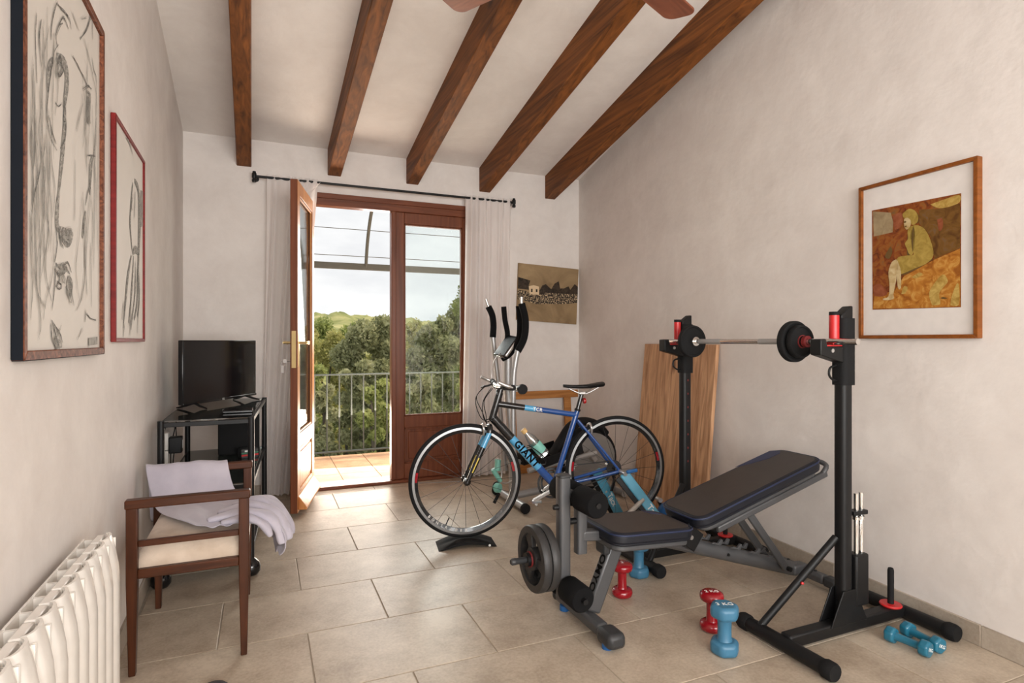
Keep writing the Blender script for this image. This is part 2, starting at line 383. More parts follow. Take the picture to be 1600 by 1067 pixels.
M['redframe'] = wood('red_frame_wood', srgb(104, 22, 22), srgb(134, 34, 32), (20, 20, 2), .4, knots=False)
M['navyframe'] = plain('navy_frame_side', (.006, .008, .012, 1), .7, spec=.12)
M['carved'] = ramp_noise('carved_frame', [(.3, srgb(70, 36, 24)), (.7, srgb(140, 86, 62))], 60, bump=.3, stretch=(1, 1, 1), rough=.55)
M['curtain'] = cloth('curtain_cloth', (.90, .85, .825, 1), (.95, .91, .89, 1), trans=.45, scale=420, big=3)
M['blanket'] = cloth('blanket_cloth', (.40, .375, .44, 1), (.50, .47, .53, 1), scale=260, big=9)
M['seat'] = cloth('seat_cloth', (.44, .34, .255, 1), (.66, .55, .45, 1), scale=240, big=9)
M['glass'] = pane('window_glass', gloss=.06)
M['shelfglass'] = pane('shelf_glass', (.30, .34, .33, 1), .5)
M['bottle'] = pane('clear_plastic', (.96, .97, .97, 1), .6, .2)
M['railing'] = plain('railing_iron', (.085, .10, .09, 1), .6, metal=.3)
M['awning'] = plain('awning_frame', (.06, .055, .04, 1), .6)
M['terracotta'] = stone('terracotta_tile', (.40, .22, .12, 1), (.60, .38, .23, 1), .7, rnd=.14)
M['stucco'] = plaster('outside_render', (.62, .50, .38, 1), (.72, .60, .46, 1))
M['earth'] = ramp_noise('dry_earth', [(.3, (.10, .10, .045, 1)), (.7, (.24, .23, .10, 1))], 2, rough=.95)
M['hill'] = ramp_noise('hill_scrub', [(.32, (.12, .15, .05, 1)), (.5, (.24, .26, .10, 1)), (.7, (.42, .40, .19, 1))], .35, detail=9, rough=.95)
M['bark'] = ramp_noise('bark', [(.3, (.05, .045, .035, 1)), (.7, (.13, .115, .09, 1))], 14, stretch=(1, 1, .2), rough=.9)
def leafmat(name, a, b, c):
    m = ramp_noise(name, [(.3, a), (.5, b), (.72, c)], 5, detail=5, rough=.65); nt = m.node_tree
    p = nt.nodes['Principled BSDF']; r = [n for n in nt.nodes if n.type == 'VALTORGB'][0]
    tr = nt.nodes.new('ShaderNodeBsdfTranslucent'); mx = nt.nodes.new('ShaderNodeMixShader'); mx.inputs[0].default_value = .42
    nt.links.new(r.outputs[0], tr.inputs[0]); nt.links.new(p.outputs[0], mx.inputs[1]); nt.links.new(tr.outputs[0], mx.inputs[2]); nt.links.new(mx.outputs[0], nt.nodes['Material Output'].inputs[0])
    return m
M['olive'] = leafmat('olive_leaf', (.20, .215, .115, 1), (.34, .355, .19, 1), (.52, .52, .32, 1))
M['green'] = leafmat('green_leaf', (.19, .235, .075, 1), (.35, .40, .14, 1), (.54, .57, .25, 1))
M['lime'] = leafmat('sunny_scrub_leaf', (.26, .28, .09, 1), (.44, .43, .16, 1), (.62, .57, .27, 1))
M['sepia'] = ramp_noise('sepia_print', [(.35, srgb(126, 104, 76)), (.65, srgb(160, 136, 102))], 4, rough=.6)
M['sepiadark'] = ramp_noise('sepia_dark', [(.35, srgb(38, 32, 27)), (.65, srgb(70, 58, 46))], 30, rough=.6)
M['sepiacrowd'] = ramp_noise('sepia_crowd', [(.40, srgb(32, 28, 26)), (.52, srgb(92, 80, 66)), (.62, srgb(196, 172, 138))], 75, detail=2, rough=.6, distortion=.3, stretch=(1, .6, 1))
M['sepiapale'] = plain('sepia_pale', srgb(212, 186, 150), .6)
M['paint_bg'] = ramp_noise('paint_brown', [(.28, srgb(88, 44, 22)), (.45, srgb(124, 62, 28)), (.58, srgb(140, 84, 34)), (.75, srgb(112, 84, 52))], 26, detail=9, distortion=1.6, rough=.6)
M['paint_ochre'] = ramp_noise('paint_ochre', [(.30, srgb(140, 82, 28)), (.5, srgb(172, 112, 42)), (.68, srgb(196, 150, 78)), (.8, srgb(216, 190, 138))], 24, detail=9, distortion=1.6, rough=.6)
M['paint_gold'] = ramp_noise('paint_gold', [(.3, srgb(150, 116, 50)), (.7, srgb(192, 164, 92))], 34, detail=7, distortion=1.2, rough=.6)
M['paint_grey'] = ramp_noise('paint_grey', [(.3, srgb(132, 112, 84)), (.7, srgb(160, 142, 110))], 24, rough=.6)
M['paint_body'] = ramp_noise('paint_body', [(.3, srgb(138, 114, 48)), (.7, srgb(172, 146, 74))], 30, detail=6, rough=.6)
M['paint_skin'] = ramp_noise('paint_skin', [(.3, srgb(170, 142, 92)), (.7, srgb(204, 186, 146))], 30, rough=.6)
M['paint_olive'] = ramp_noise('paint_olive', [(.3, srgb(82, 52, 22)), (.55, srgb(112, 78, 34)), (.75, srgb(104, 84, 66))], 20, detail=9, distortion=1.4, rough=.6)
M['paint_blush'] = ramp_noise('paint_blush', [(.3, srgb(120, 58, 32)), (.7, srgb(150, 90, 60))], 24, detail=7, rough=.6)
M['paint_shadow'] = plain('paint_shadow', srgb(96, 70, 26), .6, vary=.2)
M['screen'] = plain('tv_screen', (.004, .0045, .006, 1), .16, spec=.5)
M['fan'] = wood('fan_wood', srgb(112, 60, 40), srgb(146, 86, 60), (2, 12, 12), .4, knots=False)
M['slipper'] = plain('dark_grey_fabric', (.05, .045, .05, 1), .8)
M['reflector'] = plain('red_reflector', (.35, .01, .01, 1), .2)

# ------------------------------------------------------------------ the room
YB, YR, YT = 4.9, -2.6, .8                      # back wall, wall behind the camera, ridge
def LX(y): return -.541 + .0150*(4.9-y)
def RX(y): return 2.80 - .0589*(4.9-y)
SL = .205
def CZ(y): return 2.745 + SL*(4.9-y) if y >= YT else 2.745 + SL*(4.9-YT) - SL*(YT-y)
def structure(o, label, cat): return tag(o, label, cat, kind='structure')

# floor: grout bed and one object per tile
fl = MB().lim(-.9, 3.2, YR-.3, 5.02, -.12, -.0035).build('floor', M['grout'])
structure(fl, 'floor of beige stone-look tiles laid in running bond', 'floor')
TL, TW, GR = .664, .444, .0045
tile_mesh = {}
def tile_obj(x0, x1, x0b, x1b, y0, y1, name, mat, parent, zt=0, th=.012, key=None):
    """tile with its own recessed joint; x0b/x1b are the x limits at the far edge"""
    if key and key in tile_mesh:
        o = bpy.data.objects.new(name, tile_mesh[key]); COL.objects.link(o); o.parent = parent; o.location = (x0, y0, zt); return o
    b = .0016
    lo = [(x0, y0), (x1, y0), (x1b, y1), (x0b, y1)]; hi = [(x0+b, y0+b), (x1-b, y0+b), (x1b-b, y1-b), (x0b+b, y1-b)]
    vs = [(x-x0, y-y0, -th) for x, y in lo] + [(x-x0, y-y0, -b) for x, y in lo] + [(x-x0, y-y0, 0) for x, y in hi]
    fs = [(0, 3, 2, 1), (8, 9, 10, 11)] + [(i, (i+1) % 4, (i+1) % 4+4, i+4) for i in range(4)] + [(i+4, (i+1) % 4+4, (i+1) % 4+8, i+8) for i in range(4)]
    m = MB().add(vs, fs); o = m.build(name, mat, parent, loc=(x0, y0, zt))
    if key: tile_mesh[key] = o.data
    return o
for j in range(-11, 7):
    y0, y1 = 2.083+j*TW+GR/2, 2.083+(j+1)*TW-GR/2
    y0, y1 = max(y0, YR), min(y1, YB-.006)
    if y1-y0 < .02: continue
    full_row = abs(y1-y0-(TW-GR)) < 1e-4
    for i in range(-3, 6):
        x = .168 + (TL/2 if j % 2 else 0) + i*TL
        x0, x1 = x+GR/2, x+TL-GR/2
        a0, a1, b0, b1 = max(x0, LX(y0)+.002), min(x1, RX(y0)-.002), max(x0, LX(y1)+.002), min(x1, RX(y1)-.002)
        if a1-a0 < .02 or b1-b0 < .02: continue
        full = full_row and a0 == x0 and b0 == x0 and a1 == x1 and b1 == x1
        tile_obj(a0, a1, b0, b1, y0, y1, 'floor_tile', M['tile'], fl, key='full' if full else None)

def side_wall(name, X, out, label):
    prof = [(YR-.05, -.1), (5.2, -.1), (5.2, CZ(5.2)+.1), (YT, CZ(YT)+.1), (YR-.05, CZ(YR-.05)+.1)]; k = len(prof)
    vs = [(X(y), y, z) for y, z in prof] + [(X(y)+out, y, z) for y, z in prof]
    fs = [tuple(range(k)), tuple(range(k, 2*k))] + [(i, (i+1) % k, (i+1) % k+k, i+k) for i in range(k)]
    return structure(MB().add(vs, fs).build(name, M['wall']), label, 'wall')
m = MB(); H0, H1, HZ0, HZ1 = -1.85, -.05, .85, 2.25
def wall_piece(prof):
    k = len(prof); vs = [(LX(y), y, z) for y, z in prof] + [(LX(y)-.25, y, z) for y, z in prof]
    m.add(vs, [tuple(range(k)), tuple(range(k, 2*k))] + [(i, (i+1) % k, (i+1) % k+k, i+k) for i in range(k)])
top = lambda y: CZ(y)+.1
wall_piece([(H1, -.1), (5.2, -.1), (5.2, top(5.2)), (YT, top(YT)), (H1, top(H1))]); wall_piece([(YR-.05, -.1), (H0, -.1), (H0, top(H0)), (YR-.05, top(YR-.05))])
wall_piece([(H0, -.1), (H1, -.1), (H1, HZ0), (H0, HZ0)]); wall_piece([(H0, HZ1), (H1, HZ1), (H1, top(H1)), (H0, top(H0))])
structure(m.build('wall_left', M['wall']), 'rough pale plaster wall on the left with two drawings', 'wall')
w3 = thing('added_window_3', 'unseen wooden side window added for light behind the viewer on the left', 'window', (LX(-.95)-.12, -.95, HZ0), kind='structure'); m = MB(); q_ = (H1-H0)/2  # unseen window, added with the side lamp to light the right wall
m.lim(-.03, .03, -q_, q_, 0, .06); m.lim(-.03, .03, -q_, q_, HZ1-HZ0-.06, HZ1-HZ0)
for y in (-q_+.03, 0, q_-.03): m.lim(-.03, .03, y-.03, y+.03, .06, HZ1-HZ0-.06)
m.build('window_frame', M['door'], w3); MB().lim(-.004, .004, -q_+.06, q_-.06, .06, HZ1-HZ0-.06).build('glass_pane', M['glass'], w3)
side_wall('wall_right', RX, .25, 'rough pale plaster wall on the right with the framed painting')
DX0, DX1, DZ = .315, 1.745, 2.372
bw = MB()
bw.lim(LX(YB)-.02, DX0, YB, YB+.3, -.1, CZ(YB)+.1); bw.lim(DX1, RX(YB)+.02, YB, YB+.3, -.1, CZ(YB)+.1); bw.lim(DX0, DX1, YB, YB+.3, DZ, CZ(YB)+.1)
structure(bw.build('wall_back', M['wall']), 'pale plaster end wall around the balcony doors', 'wall')
rw = MB(); WX0, WX1, WZ0, WZ1 = -.15, 2.25, .45, 2.5
rw.lim(LX(YR)-.02, WX0, YR-.2, YR, -.1, CZ(YR)+.1); rw.lim(WX1, RX(YR)+.02, YR-.2, YR, -.1, CZ(YR)+.1)
rw.lim(WX0, WX1, YR-.2, YR, -.1, WZ0); rw.lim(WX0, WX1, YR-.2, YR, WZ1, CZ(YR)+.1)
structure(rw.build('wall_rear', M['wall']), 'plaster wall behind the viewer with an added wide window', 'wall')
w2 = thing('added_window_2', 'unseen wide wooden window added for light behind the viewer', 'window', ((WX0+WX1)/2, YR-.1, WZ0), kind='structure')  # added window out of view, made to go with the rear lamp
m = MB(); hw, hh = (WX1-WX0)/2, WZ1-WZ0
m.lim(-hw, hw, -.03, .03, 0, .07); m.lim(-hw, hw, -.03, .03, hh-.07, hh)
for x in (-hw+.035, 0, hw-.035): m.lim(x-.035, x+.035, -.03, .03, .07, hh-.07)
m.build('window_frame', M['door'], w2)
MB().lim(-hw+.07, hw-.07, -.004, .004, .07, hh-.07).build('glass_pane', M['glass'], w2)

# ceiling and beams
cl = MB(); CT = .16
pr = [(5.2, CZ(5.2)), (YT, CZ(YT)), (YR-.2, CZ(YR-.2))]
vs = [(x, y, z) for x in (-.85, 3.1) for y, z in pr] + [(x, y, z+CT) for x in (-.85, 3.1) for y, z in pr]
cl.add(vs, [(0, 1, 4, 3), (1, 2, 5, 4), (6, 9, 10, 7), (7, 10, 11, 8), (0, 3, 9, 6), (2, 8, 11, 5), (0, 6, 7, 1), (1, 7, 8, 2), (3, 4, 10, 9), (4, 5, 11, 10)])
ceil = structure(cl.build('ceiling', M['ceil']), 'sloping white plaster ceiling between wooden beams', 'ceiling')
for xb, fan_ in ((-.184, .016), (.481, .014), (1.122, .009), (1.781, .002), (2.437, -.012)):
    L = YB+.02-YT; m = MB()
    A = Vector((xb, YB+.02, 0)); vs = []
    for y in (YB+.02, YT):
        x = xb + fan_*(YB-y)
        for dx, dz in ((0, -.212), (.104, -.212), (.104, .03), (0, .03)): vs.append((x+dx, y, CZ(y)+dz))
    m.add(vs, [(0, 1, 2, 3), (4, 7, 6, 5), (0, 4, 5, 1), (1, 5, 6, 2), (2, 6, 7, 3), (3, 7, 4, 0)]).build('ceiling_beam', M['beam'], ceil, bevel=.006)
    m = MB(); vs = []
    for y in (YT-.01, YR+.0):
        x = xb + fan_*(YB-YT)
        for dx, dz in ((0, -.212), (.104, -.212), (.104, .03), (0, .03)): vs.append((min(x+dx, RX(y)-.01), y, CZ(y)+dz))
    m.add(vs, [(0, 1, 2, 3), (4, 7, 6, 5), (0, 4, 5, 1), (1, 5, 6, 2), (2, 6, 7, 3), (3, 7, 4, 0)]).build('ceiling_beam', M['beam'], ceil, bevel=.006)

# skirting tiles
def skirting(name, label, segs, H_=.085, T_=.011):
    b = MB(); b0 = b
    root = thing(name, label, 'skirting', tuple(segs[0][0])+(0,), kind='structure'); o3 = Vector(tuple(segs[0][0])+(0,))
    for p, q, n in segs:
        p, q, n = Vector(p+(0,))-o3, Vector(q+(0,))-o3, Vector(n+(0,))
        d = (q-p).normalized(); e = d*.0022; up = Vector((0, 0, 1))
        a0, a1 = p+e, q-e
        vs = [a0, a1, a1+n*T_, a0+n*T_]; vs = [v+up*.001 for v in vs]+[v+up*H_ for v in vs]
        MB().add(vs, [(0, 3, 2, 1), (4, 5, 6, 7), (0, 1, 5, 4), (1, 2, 6, 5), (2, 3, 7, 6), (3, 0, 4, 7)]).build('skirting_tile', M['skirt'], root, bevel=.0015, seg=1)
        g0, g1 = q-d*.004, q+d*.004
        vs = [g0, g1, g1+n*(T_-.003), g0+n*(T_-.003)]; vs = [v+up*.001 for v in vs]+[v+up*(H_-.002) for v in vs]
        MB().add(vs, [(0, 3, 2, 1), (4, 5, 6, 7), (0, 1, 5, 4), (1, 2, 6, 5), (2, 3, 7, 6), (3, 0, 4, 7)]).build('joint', M['grout_light'], root)
ys = [1.37+TL*k for k in range(-5, 6)]; ys = [y for y in ys if YR < y < YB-.05]+[YB-.02]; ys = [YR+.02]+ys
skirting('baseboard_right', 'brown-grey stone tile skirting along the right wall', [((RX(a), a), (RX(b), b), (-1, 0)) for a, b in zip(ys, ys[1:])])
ys = [2.2+TL*k for k in range(-7, 5)]; ys = [YR+.02]+[y for y in ys if YR+.05 < y < YB-.05]+[YB-.02]
skirting('baseboard_left', 'brown-grey stone tile skirting along the left wall', [((LX(a), a), (LX(b), b), (1, 0)) for a, b in zip(ys, ys[1:])])
skirting('baseboard_back', 'brown-grey stone tile skirting along the end wall', [((LX(YB)+.012, YB), (.30, YB), (0, -1)), ((1.76, YB), (2.3, YB), (0, -1)), ((2.3, YB), (RX(YB)-.012, YB), (0, -1))])

# ------------------------------------------------------------------ balcony doors
dr = thing('door_1', 'brown varnished wooden balcony doors, left leaf standing open', 'door', (1.03, 4.91, 0), kind='structure')
def W2(p): return Vector(p)-Vector((1.03, 4.91, 0))
m = MB(); o = W2((0, 0, 0))
def dl(m, x0, x1, y0, y1, z0, z1): m.lim(x0-1.03, x1-1.03, y0-4.91, y1-4.91, z0, z1)
dl(m, DX0, DX0+.05, 4.885, 4.975, 0, DZ); dl(m, DX1-.05, DX1, 4.885, 4.975, 0, DZ); 
m.build('jamb', M['door'], dr, bevel=.004)
m = MB(); dl(m, DX0, DX1, 4.885, 4.975, DZ-.085, DZ); dl(m, DX0-.01, DX1+.01, 4.872, 4.889, DZ-.03, DZ+.012); m.build('head', M['doorh'], dr, bevel=.004)
m = MB(); dl(m, DX0, DX1, 4.865, 4.985, 0, .026); m.build('threshold', M['doorh'], dr, bevel=.004)
def leaf(w, h, side_mat=None):
    """door leaf along +x from the hinge, outer face to +y"""
    T = .024; st = .092
    m = MB()
    for x0, x1 in ((0, st), (w-st, w)): m.lim(x0, x1, -T, T, 0, h)
    m.lim(st, w-st, -T, T, h-.095, h); m.lim(st, w-st, -T, T, 0, .13); m.lim(st, w-st, -T, T, .43, .53)
    o = m.build('door_leaf', M['door'], dr, bevel=.004)
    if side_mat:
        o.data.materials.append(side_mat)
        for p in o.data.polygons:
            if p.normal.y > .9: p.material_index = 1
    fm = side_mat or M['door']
    # raised panel
    x0, x1, z0, z1 = st, w-st, .13, .43; bmx = MB(); k = .035
    bmx.lim(x0, x1, -.012, .012, z0, z1)
    bmx.lim(x0+k, x1-k, -.019, .019, z0+k, z1-k)
    pn = bmx.build('raised_panel', fm, o, bevel=.007, seg=2)
    md = MB()
    for yy in (-.017, .017):
        md.lim(x0, x1, yy-.007, yy+.007, z1-.014, z1); md.lim(x0, x1, yy-.007, yy+.007, z0, z0+.014)
        md.lim(x0, x0+.014, yy-.007, yy+.007, z0, z1); md.lim(x1-.014, x1, yy-.007, yy+.007, z0, z1)
    md.build('moulding', fm, o, bevel=.003)
    MB().lim(st-.008, w-st+.008, -.003, .003, .522, h-.088).build('glass_pane', M['glass'], o)
    bd = MB()
    for yy in (-.012, .012):
        bd.lim(st, w-st, yy-.006, yy+.006, .53, .542); bd.lim(st, w-st, yy-.006, yy+.006, h-.107, h-.095)
        bd.lim(st, st+.012, yy-.006, yy+.006, .53, h-.095); bd.lim(w-st-.012, w-st, yy-.006, yy+.006, .53, h-.095)
    bd.build('glazing_bead', fm, o, bevel=.003)
    # weatherboard on the outer foot
    wb = MB().prism([(0, 0), (.055, 0), (.055, .018), (.0, .095)], w-.07, o=(.035, T, .015), a=(0, 1, 0), b=(0, 0, 1))
    wb.build('weatherboard', fm, o, bevel=.003)
    return o
LH = 2.262
lr = leaf(.70, LH); lr.location = W2((1.715, 4.93, .026)); lr.rotation_euler = (0, 0, math.pi)
# mirrored so that the hinge is on the right jamb: outer face turned back to +y
lr.scale = (1, -1, 1)
MB().lim(.682, .722, -.045, .036, .0, LH).build('meeting_strip', M['door'], lr, bevel=.005)
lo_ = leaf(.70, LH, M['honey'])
ang = math.atan2(4.155-4.87, .185-.352)
lo_.location = W2((.352, 4.87, .03)); lo_.rotation_euler = (0, 0, ang)
# lock plate on the meeting edge, levers and keys on both faces
m = MB().lim(.7, .7035, -.014, .014, .985, 1.235).build('lock_plate', M['brass'], lo_)
for sgn in (-1, 1):
    m = MB()
    m.lim(.640, .672, sgn*.024-.003, sgn*.024+.003, .99, 1.22)
    m.tube((.656, sgn*.024, 1.155), (.656, sgn*.075, 1.155), .009, 10)
    m.sweep(spline([(.656, sgn*.072, 1.155), (.63, sgn*.078, 1.157), (.585, sgn*.077, 1.160), (.545, sgn*.070, 1.150)], 4), .0085, 10)
    m.build('door_handle', M['brass'], lo_, smooth=40)
m = MB(); m.tube((.656, -.026, 1.03), (.656, -.055, 1.03), .004, 8); m.box((.656, -.066, 1.03), (.004, .022, .024)); m.torus((.656, -.078, 1.015), (1, 0, 0), .016, .0018, 20, 6)
m.box((.656, -.082, .975), (.003, .016, .05)); m.build('door_key', M['alu'], lo_, smooth=40)

# ------------------------------------------------------------------ outside: balcony, railing, awning frame
bal = MB().lim(-1.6, 3.6, 5.0, 6.42, -.32, -.026).build('balcony_floor', M['grout']); structure(bal, 'small balcony floor of warm terracotta tiles', 'floor')
for i in range(-5, 12):
    for j in range(0, 4):
        x0 = i*.335-.02; y0 = 5.205+j*.30
        y1 = y0+.294
        tile_obj(x0, x0+.329, x0, x0+.329, y0, y1, 'terracotta_tile', M['terracotta'], bal, zt=-.0185, key='terra')
sill = MB().lim(DX0, DX1, 4.976, 5.20, -.10, -.006).build('sill_stone', plain('sill_stone', (.42, .39, .34, 1), .7, vary=.15, scale=9), bal)
YL = 6.28
rl = thing('balcony_railing', 'grey green iron balcony railing with thin upright bars', 'railing', (1.0, YL, -.02))
MB().lim(-2.4, 2.4, -.022, .022, .858, .872).build('top_rail', M['railing'], rl, bevel=.003)
MB().lim(-2.4, 2.4, -.014, .014, .055, .072).build('bottom_rail', M['railing'], rl, bevel=.003)
bars = None
for k in range(-19, 20):
    x = k*.1235-.02
    if bars is None:
        bars = MB().tube((0, 0, .07), (0, 0, .86), .0075, 8).build('baluster', M['railing'], rl, smooth=40, loc=(x, 0, 0))
    else:
        b = bars.copy(); COL.objects.link(b); b.location = (x, 0, 0)
m = MB()
for x in (-2.38, -.72, .72, 2.38): MB().lim(x-.014, x+.014, -.014, .014, -.006, .06).build('foot', M['railing'], rl)
aw = thing('awning_frame', 'dark curved metal awning frame with thin wires over the balcony', 'awning', (1.0, YL, 1.95))
MB().lim(-2.6, 2.6, -.022, .022, -.004, .062).build('front_bar', M['awning'], aw, bevel=.004)
arc = [(0, 0, .0), (0, -.10, .26), (0, -.30, .50), (0, -.62, .70), (0, -1.03, .80)]
for x in (-1.62, .004, 1.65):
    MB().sweep(spline([(x+a*0, b, c) for a, b, c in arc], 5), .017, 8).build('curved_arm', M['awning'], aw, smooth=40)
for b, c in ((-.05, .13), (-.18, .385)):
    MB().tube((-2.6, b, c), (2.6, b, c), .0035, 6).build('wire', M['awning'], aw, smooth=40)

# ground, hill and trees
gm = MB(); N = 60
vs = []; fs = []
rnd = random.Random(3)
structure(MB().lim(-40, 60, 6.43, 140, -3.1, -2.9).build('ground', M['earth']), 'dry ground below the balcony, mostly hidden by trees', 'ground')
def hill():
    me = bpy.data.meshes.new('hill'); nx, ny = 150, 50
    rng = np.random.default_rng(5); X = np.linspace(-28, 62, nx); Y = np.linspace(24, 110, ny)
    gx, gy = np.meshgrid(X, Y); h = -2.9 + 7.9*(1-np.exp(-((gy-24)/34)**1.3)) + .55*np.sin(gx*.11+.6)*np.clip((gy-24)/40, 0, 1) - .02*(gx-10)
    for k in range(9):
        fx, fy, ph = rng.uniform(.25, 1.3), rng.uniform(.2, 1.1), rng.uniform(0, 6); h = h + .16*np.sin(gx*fx+ph)*np.sin(gy*fy+ph*1.7)
    h = h + rng.normal(0, .10, h.shape)
    v = np.stack([gx.ravel(), gy.ravel(), h.ravel()], 1)
    f = [(j*nx+i, j*nx+i+1, (j+1)*nx+i+1, (j+1)*nx+i) for j in range(ny-1) for i in range(nx-1)]
    me.from_pydata(v.tolist(), [], f)
    return structure(link_mesh('hill', me, M['hill'], smooth=80), 'low scrub-covered hill on the horizon', 'hill')
hill()
def leaves(name, mat, parent, blobs, n, lsize, seed):
    rng = np.random.default_rng(seed); w = np.array([b[3]*b[4]*b[5] for b in blobs])**(2/3); w /= w.sum()
    idx = rng.choice(len(blobs), n, p=w); B = np.array(blobs)[idx]
    d = rng.normal(size=(n, 3)); d /= np.linalg.norm(d, axis=1)[:, None]
    rad = rng.uniform(.12, 1.25, n)**.7
    P = B[:, :3] + d*B[:, 3:6]*rad[:, None]
    a = rng.normal(size=(n, 3)) + np.array([0, 0, .4]); a /= np.linalg.norm(a, axis=1)[:, None]
    t = rng.normal(size=(n, 3)); b = np.cross(a, t); b /= np.linalg.norm(b, axis=1)[:, None]
    l = lsize*rng.uniform(.6, 1.3, n)[:, None]; wd = l*rng.uniform(.16, .30, n)[:, None]
    V = np.stack([P-a*l*.5, P+b*wd, P+a*l*.5, P-b*wd], 1).reshape(-1, 3)
    me = bpy.data.meshes.new(name); me.vertices.add(4*n); me.vertices.foreach_set('co', V.ravel())
    me.loops.add(4*n); me.loops.foreach_set('vertex_index', np.arange(4*n)); me.polygons.add(n)
    me.polygons.foreach_set('loop_start', np.arange(0, 4*n, 4)); me.polygons.foreach_set('loop_total', np.full(n, 4)); me.update(calc_edges=True)
    o = link_mesh(name, me, mat, parent); o['kind'] = 'stuff'; return o
def tree(name, label, u, d, vtop, width, zbot, mat, n, seed, cat='tree', lsize=.085, group='trees and shrubs below the balcony'):
    """crown whose top shows at image row vtop at depth d, standing on the ground at z -2.9"""
    rng = random.Random(seed); p = pd(u, CY, d); p.z = 0; ztop = HC + (CY-vtop)/F*d
    t = thing(name, label, cat, (p.x, p.y, -2.9), group=group); Z = 2.9
    blobs = []; H_ = ztop-zbot
    for k in range(22):
        f = (k+.5)/22; z = zbot+H_*(.08+.84*f); R_ = width*math.sqrt(max(.06, 1-max(0, (f-.45)/.6)**2)); a = k*2.4+rng.uniform(-.5, .5); rr = R_*rng.uniform(.25, .78)
        q = width*rng.uniform(.20, .36)
        blobs.append((rr*math.cos(a), rr*math.sin(a), z+Z, q, q, min(q, H_*.14)))
    leaves('foliage', mat, t, blobs, n, lsize, seed)
    tr = MB(); hb = max(zbot+Z, .2)
    tr.sweep(spline([(0, 0, 0), (.05, .03, hb*.5), (-.04, .05, hb), (.06, 0, hb+H_*.45)], 4), [.13]*5+[.11]*4+[.07]*4 if False else .085, 8)
    tr.build('trunk', M['bark'], t, smooth=60)
    br = MB()
    for k in range(5):
        b = blobs[rng.randrange(len(blobs))]; br.sweep(spline([(0, 0, hb*.9), (b[0]*.5, b[1]*.5, (hb+b[2])*.5), b[:3]], 4), .022, 6)
    br.build('branch', M['bark'], t, smooth=60)
    return t
tree('olive_tree', 'broad grey-green olive tree in the middle of the doorway', 585, 10.4, 484, .80, -1.6, M['olive'], 26000, 1)
tree('olive_tree', 'dense olive tree behind the closed door leaf', 676, 9.2, 474, .60, -1.7, M['olive'], 22000, 2)
tree('leafy_tree', 'tallest green tree rising beside the right curtain', 757, 11.4, 388, .74, -1.6, M['green'], 26000, 3, lsize=.075)
tree('leafy_tree', 'yellow-green bushy tree between the olive and the open door leaf', 500, 13.2, 506, .95, -1.9, M['lime'], 22000, 4)
tree('leafy_tree', 'green tree seen only through the glass of the open leaf', 446, 10.6, 492, .70, -1.8, M['green'], 16000, 12)
tree('olive_tree', 'olive tree hidden mostly by the right curtain', 716, 13.4, 452, .8, -1.8, M['olive'], 16000, 13)
for k, (u, d, vt, w_, mt, lb) in enumerate([(505, 7.7, 578, .31, 'olive', 'dark shrub against the railing in the left of the door gap'), (592, 7.9, 572, .33, 'green', 'dark green shrub against the railing beside the door stile'),
        (655, 7.75, 568, .34, 'olive', 'dark shrub against the railing behind the closed leaf'), (730, 7.9, 560, .36, 'green', 'green shrub against the railing beside the right curtain'), (452, 8.4, 585, .36, 'green', 'green shrub low behind the open door leaf'),
        (555, 8.9, 545, .4, 'olive', 'grey-green shrub behind the railing shrubs in the door gap'), (486, 9.2, 552, .4, 'green', 'bright green shrub beside the open door leaf')]):
    tree('shrub', lb, u, d, vt, w_, -1.9, M[mt], 9000, 30+k, 'shrub')
for k, (u, d, vt, w_) in enumerate([(468, 21, 507, 1.1), (545, 27, 501, 1.25), (612, 22, 505, 1.1), (705, 26, 500, 1.2), (500, 35, 497, 1.5), (578, 44, 494, 1.9), (645, 35, 495, 1.5)]):
    tree('scrub_bush', ['yellow-green scrub bush at the far left of the slope', 'yellow-green scrub bush on the slope above the olive tree', 'scrub bush on the slope beside the door stile', 'scrub bush on the slope seen through the right pane', 'upper scrub bush on the hillside at the left', 'highest scrub bush near the hilltop in the door gap', 'upper scrub bush right at the door stile'][k], u, d, vt, w_, -2.6, M['lime'] if k % 3 != 1 else M['green'], 7000, 60+k, 'bush', lsize=.24, group='scrub on the hillside')

